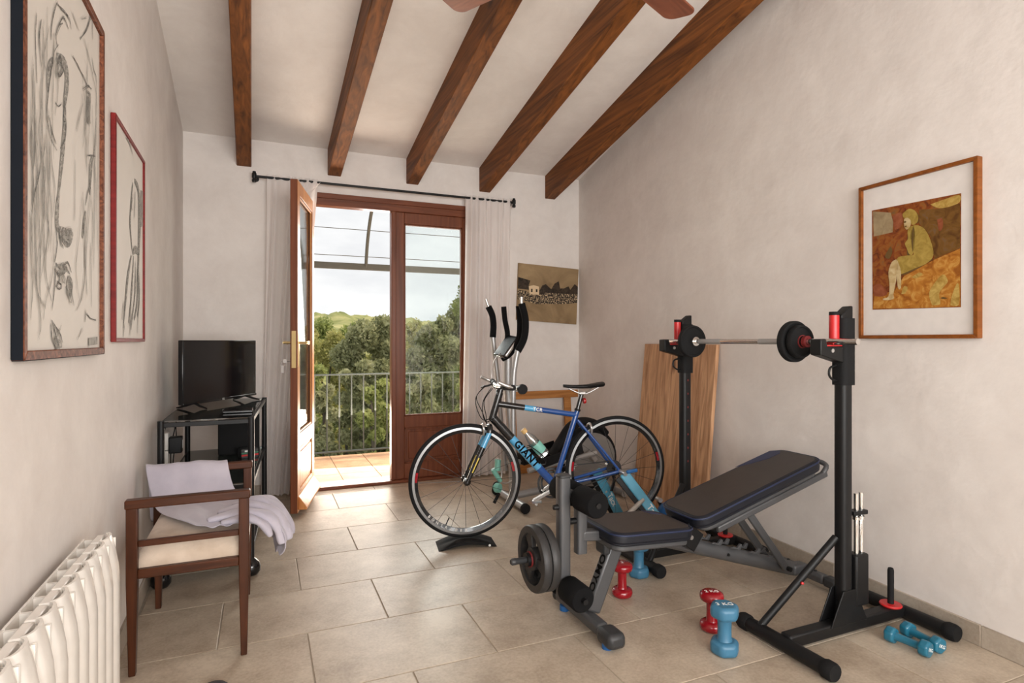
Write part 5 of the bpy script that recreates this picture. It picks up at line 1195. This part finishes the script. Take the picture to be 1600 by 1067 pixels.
# riser under the front wheel
rs = thing('wheel_riser', 'black arched riser block under the front bicycle wheel', 'wheel riser', tuple(FA), math.atan2(be.y, be.x))
def arch(y, top, bot): return [(-.17, y, 0), (-.155, y, .010), (-.10, y, top*.62), (-.04, y, top), (.04, y, top), (.10, y, top*.62), (.155, y, .010), (.17, y, 0)], [(-.15, y, 0), (-.09, y, bot*.55), (-.03, y, bot), (.03, y, bot), (.09, y, bot*.55), (.15, y, 0)]
m = MB(); secs = [(-.085, .038), (-.078, .045), (-.02, .042), (-.012, .036), (.012, .036), (.02, .042), (.078, .045), (.085, .038)]; n = 22; vs = []
for y, hgt in secs:
    for k in range(n+1):
        x = -.17+.34*k/n; zt_ = hgt*math.cos(x/.17*math.pi/2)**.9 if abs(x) < .17 else 0; vs.append((x, y, zt_))
    for k in range(n, -1, -1):
        x = (-.15+.30*k/n); zb_ = max(0, (hgt-.014)*math.cos(x/.15*math.pi/2)) if abs(x) < .15 else 0; vs.append((x, y, zb_))
Kc = 2*(n+1)
m.add(vs, [(j*Kc+i, j*Kc+(i+1) % Kc, (j+1)*Kc+(i+1) % Kc, (j+1)*Kc+i) for j in range(len(secs)-1) for i in range(Kc)]+[tuple(range(Kc)), tuple((len(secs)-1)*Kc+i for i in range(Kc))])
m.build('riser_body', M['blackmatte'], rs, smooth=40); MB().lathe([(0, 0), (.007, 0), (.007, .002), (0, .002)], (.125, -.086, .012), (0, -1, 0), 12).build('badge', M['letterwhite'], rs)
# indoor trainer holding the rear axle
tn = thing('bike_trainer', 'light blue folding bike trainer clamped to the rear wheel', 'bike trainer', tuple(RA), math.atan2(be.y, be.x))
tq = lambda u, v, w: bp(u, v, w)-Vector((WB, 0, 0))
for w, s_ in ((-.115, -1), (.115, 1)):
    A_ = Vector((.0, w, ZR)) if s_ < 0 else Vector((-.085, w, ZR-.03)); Ft = Vector((.26, w*1.9, .022)) if s_ < 0 else Vector((.13, w*1.9, .022)); Fl = Vector((-.20, w*2.0, .022))
    d = (Ft-A_).normalized()
    m = MB(); m.bar(A_, A_.lerp(Ft, .97), .022, .062, up=(1, 0, .6)); m.build('blue_leg', M['trainer'], tn, bevel=.008)
    m = MB(); m.bar(A_+Vector((-.04, s_*-.004, -.03)), A_.lerp(Ft, .95)+Vector((-.045, 0, 0)), .012, .03, up=(1, 0, .6)); m.build('leg_rib', M['black'], tn, bevel=.003)
    MB().tube(A_.lerp(Ft, .42), Fl, .0145, 12).build('steel_leg', M['trainerbar'], tn, smooth=40)
    m = MB(); m.tube(Vector((0, w*.55, ZR)), Vector((0, w+s_*.03, ZR)), .013, 12); m.build('axle_clamp', M['alu'], tn, smooth=40)
    upv = Vector((d.z, 0, -d.x)); upv = Vector((1, 0, .6)); 
    text('maker_lettering', 'Tacx', .052, M['letterwhite'], tn, frame_mat(A_.lerp(Ft, .62)+Vector((0, -.0118, 0)), d, (1, 0, .6)), .0008, .0008)
    MB().lathe([(0, 0), (.024, 0), (.024, .018), (.014, .03), (0, .03)], (Ft.x, Ft.y, 0), (0, 0, 1), 14).build('rubber_foot', M['blackmatte'], tn, smooth=45); MB().lathe([(0, 0), (.022, 0), (.022, .018), (.012, .028), (0, .028)], (Fl.x, Fl.y, 0), (0, 0, 1), 14).build('rubber_foot', M['blackmatte'], tn, smooth=45)
m = MB(); m.bar((.005, -.145, ZR+.012), (.075, -.150, ZR+.022), .016, .022); m.build('clamp_lever', M['deepblue'], tn, bevel=.006)
MB().tube((.26, -.20, .035), (.26, .20, .035), .014, 12).build('cross_bar', M['trainerbar'], tn, smooth=40); MB().tube((-.2, -.21, .035), (-.2, .21, .035), .014, 12).build('cross_bar', M['trainerbar'], tn, smooth=40)
m = MB(); m.lathe([(0, -.05), (.045, -.05), (.066, -.03), (.070, .0), (.066, .03), (.045, .05), (0, .05)], (.345, -.04, .10), (0, 1, 0), 24); m.build('brake_unit', M['deepblue'], tn, smooth=50)
MB().tube((.300, -.02, .18), (.300, .06, .18), .015, 12).build('roller', M['alu'], tn, smooth=40); MB().bar((.26, 0, .04), (.34, 0, .12), .05, .02).build('brake_bracket', M['black'], tn, bevel=.003); MB().bar((.34, .02, .10), (.30, .02, .18), .03, .016).build('roller_bracket', M['black'], tn, bevel=.003)

# ------------------------------------------------------------------ squat stands and barbell
def stand(name, label, y, mir, extras):
    t = thing(name, label, 'squat stand', (2.17, y, 0)); mr = 1 if not mir else -1
    P = lambda x, yy, z: Vector((x-2.17, yy*mr, z))
    for x in (1.842, 2.535):
        MB().tube(P(x, -.185, .034), P(x, .185, .034), .028, 14).build('foot_tube', M['black'], t, smooth=40)
        for s_ in (-1, 1): MB().lathe([(0, -.025), (.030, -.025), (.034, -.015), (.034, .012), (.028, .025), (0, .025)], P(x, s_*.195, .034), (0, 1, 0), 16).build('end_cap', M['blackmatte'], t, smooth=40)
    MB().bar(P(1.85, 0, .045), P(2.53, 0, .045), .05, .05).build('base_bar', M['black'], t, bevel=.008)
    m = MB().prism(rrect(.058, .052, .018, 4), 1.0, o=P(2.17, 0, .06), a=(1, 0, 0), b=(0, 1, 0)); m.build('post', M['black'], t, smooth=35)
    m = MB().tube(P(1.842, .115, .05), P(2.145, .012, .40), .015, 12); m.build('brace', M['black'], t, smooth=40)
    MB().lathe([(0, 0), (.006, 0), (.005, .006), (0, .007)], P(1.99, .115*.5-.014, .226), (-.3, -1*mr, .2), 10).build('brace_button', M['redplastic'], t, smooth=45)
    m = MB().prism([(-.105, 0), (.105, 0), (.035, .135), (-.035, .135)], .006, o=P(2.17, 0, .06)+Vector((0, -.024, 0)), a=(1, 0, 0), b=(0, 0, 1)); m.build('gusset', M['black'], t, bevel=.002)
    m = MB().prism([(-.105, 0), (.105, 0), (.035, .135), (-.035, .135)], .006, o=P(2.17, 0, .06)+Vector((0, .030, 0)), a=(1, 0, 0), b=(0, 0, 1)); m.build('gusset', M['black'], t, bevel=.002)
    # height-adjusting head with the bar rest
    m = MB().prism(rrect(.074, .066, .02, 4), .27, o=P(2.172, 0, 1.02), a=(1, 0, 0), b=(0, 1, 0)); m.build('sleeve', M['blackmatte'], t, smooth=35)
    m = MB().prism([(-.036, 0), (.030, 0), (.030, .055), (.016, .055), (-.036, .018)], .04, o=P(2.172, 0, 1.285)+Vector((0, .02, 0)), a=(1, 0, 0), b=(0, 0, 1)); m.build('top_grip', M['black'], t, bevel=.004)
    m = MB().prism([(0, -.025), (.0, -.012), (-.125, .028), (-.14, .075), (-.115, .075), (-.108, .052), (0, .052)] if False else [(0, -.045), (0, .022), (-.092, .022), (-.100, .052), (-.130, .050), (-.130, -.012)], .05, o=P(2.142, 0, 1.155)+Vector((0, .025, 0)), a=(1, 0, 0), b=(0, 0, 1)); m.build('bar_rest', M['black'], t, bevel=.004)
    m = MB(); m.lim(2.050-2.17, 2.138-2.17, -.022, .022, 1.1765, 1.1825); m.build('rest_pad', M['redplastic'], t, bevel=.002)
    m = MB(); m.tube(P(2.118, 0, 1.206), P(2.118, 0, 1.302), .019, 14); m.build('red_guard', M['redplastic'], t, smooth=40); MB().tube(P(2.118, 0, 1.302), P(2.118, 0, 1.316), .019, 14).build('guard_cap', M['blackmatte'], t, smooth=40)
    m = MB(); m.lathe([(0, 0), (.008, 0), (.008, .004), (0, .004)], P(2.075, 0, 1.16)+Vector((0, -.025, 0)), (0, -1, 0), 12); m.build('rest_bolt', M['alu'], t)
    m = MB(); m.sweep(spline([P(2.13, 0, 1.10), P(2.095, 0, 1.09), P(2.09, 0, 1.06), P(2.115, 0, 1.04), P(2.136, 0, 1.04)], 4), .0045, 8); m.build('pin_loop', M['black'], t, smooth=50)
    # plate-storage peg
    MB().lathe([(0, 0), (.0125, 0), (.0125, .15), (.010, .16), (0, .164)], P(2.462, 0, .07), (0, 0, 1), 16).build('storage_peg', M['blackmatte'], t, smooth=45)
    MB().lathe([(0, 0), (.040, 0), (.043, .005), (.040, .010), (0, .010)], P(2.462, 0, .0705), (0, 0, 1), 28).build('peg_ring', M['redplastic'], t, smooth=45)
    for k in range(7 if mir else 0):
        MB().lim(2.17-.004-2.17, 2.17+.004-2.17, -.0268, -.0255, .98-k*.075-.005, .98-k*.075+.005).build('height_mark', M['reddim'], t)
    return t
sR = stand('squat_stand', 'black squat stand with red rest, nearer one beside the painting', 1.645, False, True)
sL = stand('squat_stand', 'black squat stand with red rest, farther one before the planks', 2.61, True, False)
# holder on the near stand with the two chrome dumbbell bars
MB().lim(.034, .110, -.034, .018, .12, .33).build('bar_holder', M['black'], sR, bevel=.008)
MB().lim(.030, .112, -.028, .012, .488, .506).build('holder_clip', M['black'], sR, bevel=.003)
for k, (x, y) in enumerate(((2.230, 1.632), (2.262, 1.634))):
    o = thing('dumbbell_bar', ['chrome dumbbell handle clipped to the near stand, beside the post', 'chrome dumbbell handle clipped to the near stand, outer one'][k], 'dumbbell bar', (x, y, .331), group='chrome bars on the near stand')
    MB().lathe([(0, 0), (.0095, 0), (.0095, .13), (.007, .14), (.007, .15), (.0095, .16), (.0095, .245), (0, .245)], n=14).build('bar_shaft', M['chrome'], o, smooth=40)
    MB().lathe([(.0095, .136), (.015, .138), (.015, .150), (.0095, .152)], n=14).build('spin_collar', M['chrome'], o, smooth=40)
bb = thing('barbell', 'chrome barbell resting across the two squat stands', 'barbell', (2.088, 1.52, 1.1955))
MB().tube((0, 0, 0), (0, 1.17, 0), .0125, 18).build('bar_shaft', M['chrome'], bb, smooth=40)
MB().tube((0, .30, 0), (0, .48, 0), .0128, 18).build('knurled_grip', M['silver'], bb, smooth=40)
MB().tube((0, .72, 0), (0, .88, 0), .0128, 18).build('knurled_grip', M['silver'], bb, smooth=40)
def disc(name, label, cat, loc, axis, R, th, holes=0, mat='blackmatte', ring=False, group=None):
    t = thing(name, label, cat, loc, group=group); ax = Vector(axis)
    if not holes:
        MB().ring((0, 0, 0), ax, [(.0135, -th*.4), (R*.45, -th*.4), (R*.55, -th*.30), (R*.82, -th*.30), (R*.88, -th*.5), (R*.97, -th*.5), (R, -th*.35), (R, th*.35), (R*.97, th*.5), (R*.88, th*.5), (R*.82, th*.30), (R*.55, th*.30), (R*.45, th*.4), (.0135, th*.4)], 48).build('plate_body', M[mat], t, smooth=35)
    else:
        MB().ring((0, 0, 0), ax, [(R*.76, -th*.5), (R*.97, -th*.5), (R, -th*.32), (R, th*.32), (R*.97, th*.5), (R*.76, th*.5)], 56).build('plate_rim', M[mat], t, smooth=35)
        MB().ring((0, 0, 0), ax, [(.015, -th*.45), (R*.34, -th*.45), (R*.34, th*.45), (.015, th*.45)], 36).build('plate_boss', M[mat], t, smooth=35)
        q_ = Vector((0, 0, 1)).rotation_difference(ax).to_matrix()
        for k in range(holes):
            a0 = math.radians(35+360/holes*k); pts = []
            for r, hw_ in ((R*.30, .42), (R*.80, .30)): pts.append((r, hw_))
            pl = [(R*.30*math.cos(a0-.45), R*.30*math.sin(a0-.45)), (R*.80*math.cos(a0-.28), R*.80*math.sin(a0-.28)), (R*.80*math.cos(a0+.28), R*.80*math.sin(a0+.28)), (R*.30*math.cos(a0+.45), R*.30*math.sin(a0+.45))]
            m = MB().prism(pl, th*.55, o=q_ @ Vector((0, 0, -th*.28)), a=q_ @ Vector((1, 0, 0)), b=q_ @ Vector((0, 1, 0))); m.build('plate_spoke', M[mat], t, bevel=.003)
    if ring: MB().ring((0, 0, 0), ax, [(.024, -th*.56), (.028, -th*.56), (.028, th*.56), (.024, th*.56)], 32).build('red_ring', M['reddim'], t, smooth=40)
    return t
bz_ = 1.1955
disc('weight_plate', 'single black disc on the far end of the barbell', 'weight plate', (2.088, 2.455, bz_), (0, 1, 0), .085, .026, group='barbell plates')
disc('weight_plate', 'larger black disc on the near end of the barbell', 'weight plate', (2.088, 1.812, bz_), (0, 1, 0), .088, .028, group='barbell plates')
disc('weight_plate', 'smaller black disc with red ring on the near end of the barbell', 'weight plate', (2.088, 1.781, bz_), (0, 1, 0), .070, .026, ring=True, group='barbell plates')
for y, l in ((1.752, 'red and black collar holding the near barbell discs'), (2.478, 'black collar outside the far barbell disc'), (2.432, 'chrome collar inside the far barbell disc')):
    c_ = thing('barbell_collar', l, 'collar', (2.088, y, bz_))
    MB().ring((0, 0, 0), (0, 1, 0), [(.0132, -.010), (.024, -.010), (.024, .006), (.0132, .006)], 24).build('collar_ring', M['reddim'] if y < 2 else (M['chrome'] if y < 2.45 else M['black']), c_, smooth=40)
    MB().tube((.018, 0, 0), (.034, 0, .006), .005, 8).build('collar_screw', M['black'] if y < 2.45 else M['alu'], c_, smooth=40)

# ------------------------------------------------------------------ weight bench
BY = 2.11
wb = thing('weight_bench', 'grey inclined weight bench with brown-black pads', 'weight bench', (1.85, BY, 0))
Q = lambda x, y, z: Vector((x-1.85, y-BY, z))
MB().bar(Q(1.247, 1.985, .046), Q(1.247, 2.36, .046), .055, .050).build('front_stabilizer', M['grey'], wb, bevel=.014)
MB().bar(Q(1.250, 1.885, .042), Q(1.250, 1.99, .042), .078, .060).build('stabilizer_cap', M['greydark'], wb, bevel=.018); MB().bar(Q(1.247, 2.345, .044), Q(1.247, 2.385, .044), .060, .054).build('stabilizer_cap', M['greydark'], wb, bevel=.016)
for y in (1.94, 2.29): MB().lathe([(0, 0), (.022, 0), (.022, .022), (0, .024)], Q(1.236, y, .001), (0, 0, 1), 16).build('blue_foot', M['deepblue'], wb, smooth=45)
lg0, lg1 = Q(1.262, BY, .07), Q(1.385, BY, .345)
MB().bar(lg0, lg1, .055, .066, up=(-1, 0, .4)).build('front_leg', M['grey'], wb, bevel=.010)
ld = (lg0-lg1).normalized(); fn_ = Vector((-1, 0, 0)); fn_ = (fn_-ld*fn_.dot(ld)).normalized()
text('maker_lettering', 'DOMYOS', .052, M['letterblack'], wb, frame_mat(lg1.lerp(lg0, .47)+fn_*.0336, ld, ld.cross(fn_)*-1), .0006, .0012, 1.05)
MB().sweep([Q(1.32, BY, .335), Q(1.42, BY, .335), Q(1.655, BY, .312), Q(2.44, BY, .062)], .034, 12, flat=(1, .85)).build('main_beam', M['grey'], wb, smooth=40)
MB().bar(Q(1.305, BY, .335), Q(1.34, BY, .335), .075, .066).build('beam_cap', M['greydark'], wb, bevel=.012)
MB().bar(Q(2.40, BY, .07), Q(2.50, BY, .062), .062, .05).build('beam_joint', M['grey'], wb, bevel=.01)
MB().bar(Q(2.485, 1.97, .050), Q(2.485, 2.25, .050), .05, .046).build('rear_stabilizer', M['grey'], wb, bevel=.014)
for y0, y1 in ((1.90, 1.975), (2.245, 2.32)): MB().bar(Q(2.485, y0, .050), Q(2.485, y1, .050), .056, .05).build('stabilizer_cap', M['greydark'], wb, bevel=.014)
for y in (1.93, 2.29): MB().lathe([(0, 0), (.02, 0), (.02, .024), (0, .026)], Q(2.485, y, .001), (0, 0, 1), 14).build('rubber_foot', M['blackmatte'], wb, smooth=45)
for x, y in ((2.485, 2.03), (2.485, 2.19), (1.44, BY-.030), (1.50, BY-.030), (1.72, BY-.031), (1.98, BY-.031)):
    z = .074 if x > 2.4 else .335-(0 if x < 1.45 else .005) if x < 1.6 else .312-(x-1.655)*.3185
    MB().lathe([(0, 0), (.008, 0), (.006, .005), (0, .006)], Q(x, y, z), (0, 0, 1) if x > 2.4 else (0, -1, 0), 10).build('bolt', M['black'], wb, smooth=45)
def pad(nm, x0, z0, x1, z1, wd, th, rad, mat, under):
    a = Vector((x1-x0, 0, z1-z0)); L_ = a.length; a.normalize(); b = Vector((0, 1, 0)); o_ = Q((x0+x1)/2, BY, (z0+z1)/2); n_ = a.cross(b)
    if n_.z < 0: n_ = -n_
    b2 = n_.cross(a)
    m = MB().prism(rrect(L_, wd, rad, 6), th, o=o_-n_*th, a=a, b=b2); p = m.build(nm, mat, wb, bevel=.016, seg=4); p.data.materials.append(M['padside'])
    for f_ in p.data.polygons:
        if f_.normal.dot(n_) < .7: f_.material_index = 1
    p.modifiers['edge'].material = 1
    loop = [o_-n_*.009+a*(x*1.0)+b2*(y*1.0) for x, y in rrect(L_+.001, wd+.001, rad, 6)]
    MB().sweep(loop, .0042, 6, closed=True).build('piping', M['piping'], p, smooth=60)
    m = MB().prism(rrect(L_-.004, wd-.004, rad, 6), th*.5, o=o_-n_*(th+.001), a=a, b=b2); m.build('pad_side', M['padside'], p, bevel=.004)
    m = MB().prism(rrect(L_-under, wd-.035, rad*.8, 6), .026, o=o_-n_*(th+.028), a=a, b=b2); m.build('pad_tray', M['grey'], wb, bevel=.008)
    return p, o_, a, b2, n_, L_
ps, *_s = pad('seat_pad', 1.290, .428, 1.700, .405, .30, .052, .06, M['leather'], .03)
m = MB().prism([(.120, .142), (.172, .100), (.178, .06), (.135, .085)], .0012, o=_s[0]+_s[3]*.0002, a=_s[1], b=_s[2]); m.build('seat_patch', M['navy'], ps)
pb, o_, a_, b_, n_, L_ = pad('back_pad', 1.715, .432, 2.468, .640, .28, .052, .06, M['leather'], .06)
m = MB().prism([(.10, .140), (.16, .110), (.26, .075), (.34, .075), (.372, .10), (.34, .1385)], .0012, o=o_+n_*.0002, a=a_, b=b_); m.build('back_patch', M['navy'], pb)
for s_ in (-1, 1): MB().bar(o_-n_*.092+b_*(.115*s_)-a_*(L_/2-.10), o_-n_*.092+b_*(.115*s_)+a_*(L_/2+.02), .022, .030, up=n_).build('back_rail', M['grey'], wb, bevel=.006)
MB().sweep(spline([o_-n_*.085-b_*.115+a_*(L_/2), o_-n_*.06-b_*.112+a_*(L_/2+.035), o_-n_*.05-b_*.06+a_*(L_/2+.045), o_-n_*.05+b_*.06+a_*(L_/2+.045), o_-n_*.06+b_*.112+a_*(L_/2+.035), o_-n_*.085+b_*.115+a_*(L_/2)], 4), .012, 10).build('top_hoop', M['grey'], wb, smooth=50)
for y in (2.055, 2.165): MB().bar(Q(2.055, y, .425), Q(2.320, y, .100), .016, .036, up=(1, 0, .8)).build('prop_bar', M['grey'], wb, bevel=.004)
MB().tube(Q(2.320, 2.03, .105), Q(2.320, 2.19, .105), .012, 10).build('prop_pin', M['black'], wb, smooth=40)
for k in range(5):
    x = 1.78+k*.115; z = .312-(x-1.655)*.3185+.035
    m = MB().prism([(-.03, 0), (.03, 0), (.034, .028), (.022, .030), (.010, .008), (-.012, .010)], .012, o=Q(x, BY+.045, z), a=(.953, 0, -.30), b=(.30, 0, .953)); m.build('notch_hook', M['grey'], wb, bevel=.002)
    m = MB().prism([(-.03, 0), (.03, 0), (.034, .028), (.022, .030), (.010, .008), (-.012, .010)], .012, o=Q(x, BY-.033, z), a=(.953, 0, -.30), b=(.30, 0, .953)); m.build('notch_hook', M['grey'], wb, bevel=.002)
MB().bar(Q(1.45, BY, .36), Q(1.56, BY, .372), .06, .02).build('seat_bracket', M['black'], wb, bevel=.004)
MB().bar(Q(1.70, BY-.06, .36), Q(1.78, BY-.06, .30), .008, .09).build('hinge_plate', M['black'], wb, bevel=.003); MB().bar(Q(1.70, BY+.06, .36), Q(1.78, BY+.06, .30), .008, .09).build('hinge_plate', M['black'], wb, bevel=.003)
MB().tube(Q(1.73, BY-.075, .335), Q(1.73, BY+.075, .335), .010, 10).build('hinge_pin', M['alu'], wb, smooth=40)
# leg developer
MB().bar(Q(1.215, BY, .392), Q(1.36, BY, .378), .048, .042).build('developer_arm', M['grey'], wb, bevel=.006)
MB().prism(rrect(.046, .046, .010, 3), .24, o=Q(1.213, BY, .320), a=(1, 0, 0), b=(0, 1, 0)).build('developer_upright', M['grey'], wb, smooth=35)
MB().prism(rrect(.050, .050, .012, 3), .49, o=Q(1.132, BY, .150), a=(1, 0, 0), b=(0, 1, 0)).build('developer_lever', M['grey'], wb, smooth=35)
MB().prism(rrect(.054, .054, .012, 3), .012, o=Q(1.132, BY, .640), a=(1, 0, 0), b=(0, 1, 0)).build('lever_cap', M['greydark'], wb, bevel=.003)
MB().tube(Q(1.132, BY, .455), Q(1.215, BY, .455), .013, 12).build('pivot_bolt', M['black'], wb, smooth=40); MB().lathe([(0, 0), (.012, 0), (.010, .02), (0, .022)], Q(1.107, BY, .52), (-1, 0, 0), 12).build('adjust_knob', M['black'], wb, smooth=45)
for x, z, y0, y1 in ((1.198, .557, .028, .165), (1.14, .195, .028, .150)):
    MB().tube(Q(x, BY-.17, z), Q(x, BY+.17, z), .011, 10).build('roller_axle', M['black'], wb, smooth=40)
    for s_ in (-1, 1): MB().lathe([(.011, y0), (.046, y0), (.052, y0+.008), (.052, y1-.008), (.046, y1), (.011, y1)], Q(x, BY, z), (0, s_, 0), 26).build('foam_roller', M['foam'], wb, smooth=45)
MB().bar(Q(1.155, BY, .575), Q(1.20, BY, .560), .03, .03).build('roller_bracket', M['greydark'], wb, bevel=.004)
MB().lathe([(0, 0), (.0125, 0), (.0125, .19), (.0135, .192), (.0135, .206), (.009, .212), (0, .212)], Q(1.11, BY, .326), (-1, 0, 0), 18).build('plate_peg', M['greydark'], wb, smooth=45)
disc('weight_plate', 'outer three-spoke iron disc on the bench leg lever', 'weight plate', (1.002, BY, .326), (1, 0, 0), .131, .034, 3, 'iron', group='plates on the bench lever')
disc('weight_plate', 'inner three-spoke iron disc on the bench leg lever', 'weight plate', (1.040, BY, .326), (1, 0, 0), .131, .034, 3, 'iron', group='plates on the bench lever')
cc = thing('spring_collar', 'black and red clip collar on the bench lever peg', 'collar', (.974, BY, .326)); MB().ring((0, 0, 0), (1, 0, 0), [(.0135, -.010), (.027, -.010), (.027, .008), (.0135, .008)], 24).build('collar_ring', M['black'], cc, smooth=40); MB().ring((0, 0, 0), (1, 0, 0), [(.0272, .003), (.031, .003), (.031, .009), (.0272, .009)], 24).build('collar_trim', M['reddim'], cc, smooth=40)

# ------------------------------------------------------------------ dumbbells
def dumbbell_round(name, label, loc, mat, R, r, H_, hw, writing, rz=0, hexa=False, lying=None, group=None):
    if lying is None: t = thing(name, label, 'dumbbell', loc, rz, group)
    else: t = thing(name, label, 'dumbbell', group=group, matrix=lying)
    n = 28
    for z0 in (0, H_-hw):
        if hexa:
            pts = []
            for k in range(6):
                a = math.radians(60*k+30); pts.append((R*1.02*math.cos(a), R*1.02*math.sin(a)))
            m = MB().prism(pts, hw, o=(0, 0, z0)); m.build('head', M[mat], t, bevel=R*.28, seg=4)
        else:
            m = MB().lathe([(0, z0), (R*.72, z0), (R*.93, z0+hw*.16), (R, z0+hw*.42), (R, z0+hw*.58), (R*.93, z0+hw*.84), (R*.72, z0+hw), (0, z0+hw)], n=n); m.build('head', M[mat], t, smooth=60)
    MB().lathe([(r*1.25, hw-.004), (r*1.05, hw+.006), (r*1.0, H_/2), (r*1.05, H_-hw-.006), (r*1.25, H_-hw+.004)], n=20).build('handle', M[mat], t, smooth=60)
    if writing: text('weight_mark', writing, R*.55, M['letterwhite'], t, frame_mat((0, 0, H_+.0004), (math.cos(-.4-rz), math.sin(-.4-rz), 0), (-math.sin(-.4-rz), math.cos(-.4-rz), 0)), .0003, .0002)
    return t
dumbbell_round('dumbbell', 'red dumbbell upright under the bench, beside its front leg', tuple(gz(972, 931)), 'red', .049, .021, .158, .040, '2', 0)
dumbbell_round('dumbbell', 'light blue dumbbell upright under the bench, behind the red one', tuple(gz(998, 900)), 'blue', .056, .025, .185, .050, '3 KG', .5, True)
dumbbell_round('dumbbell', 'red dumbbell upright half behind the big light blue one', tuple(gz(1112, 984)), 'red', .049, .021, .160, .040, '2 KG', 0)
dumbbell_round('dumbbell', 'light blue hexagonal dumbbell upright in front of the near stand', tuple(gz(1132, 1020)), 'blue', .057, .025, .188, .052, '3 KG', .15, True)
for k, (a, b, l) in enumerate([((1397, 993), (1441, 1011), 'teal dumbbell lying on the tiles, the one nearer the viewer'), ((1420, 984), (1463, 1006), 'teal dumbbell lying on the tiles, the one nearer the wall')]):
    R_ = .033; A_, B_ = gz(*a, R_*.87), gz(*b, R_*.87); ax = (B_-A_).normalized(); H_ = .158; c_ = (A_+B_)/2-ax*H_/2
    side = Vector((0, 0, 1)).cross(ax).normalized(); upz = ax.cross(side)
    m4 = Matrix(((side.x, upz.x, ax.x, c_.x), (side.y, upz.y, ax.y, c_.y), (side.z, upz.z, ax.z, c_.z), (0, 0, 0, 1)))
    dumbbell_round('dumbbell', l, None, 'teal', R_, .0145, H_, .036, '1KG', 0, True, m4, 'teal dumbbells')

# ------------------------------------------------------------------ dark thing at the lower edge
sp = gz(334, 1083)
slp = thing('floor_pad', 'small dark rounded object on the tiles at the bottom edge', 'floor object', (sp.x, sp.y, 0), .3)
m = MB(); vs = []; n1, n2 = 16, 16
MB().lathe([(0, 0), (.044, 0), (.048, .006), (.046, .016), (.038, .023), (.02, .026), (0, .027)], n=24).build('pad_body', M['slipper'], slp, smooth=60)
MB().ring((0, 0, .004), (0, 0, 1), [(.047, 0), (.051, .001), (.051, .005), (.047, .006)], 28).build('pad_rim', M['black'], slp, smooth=50)
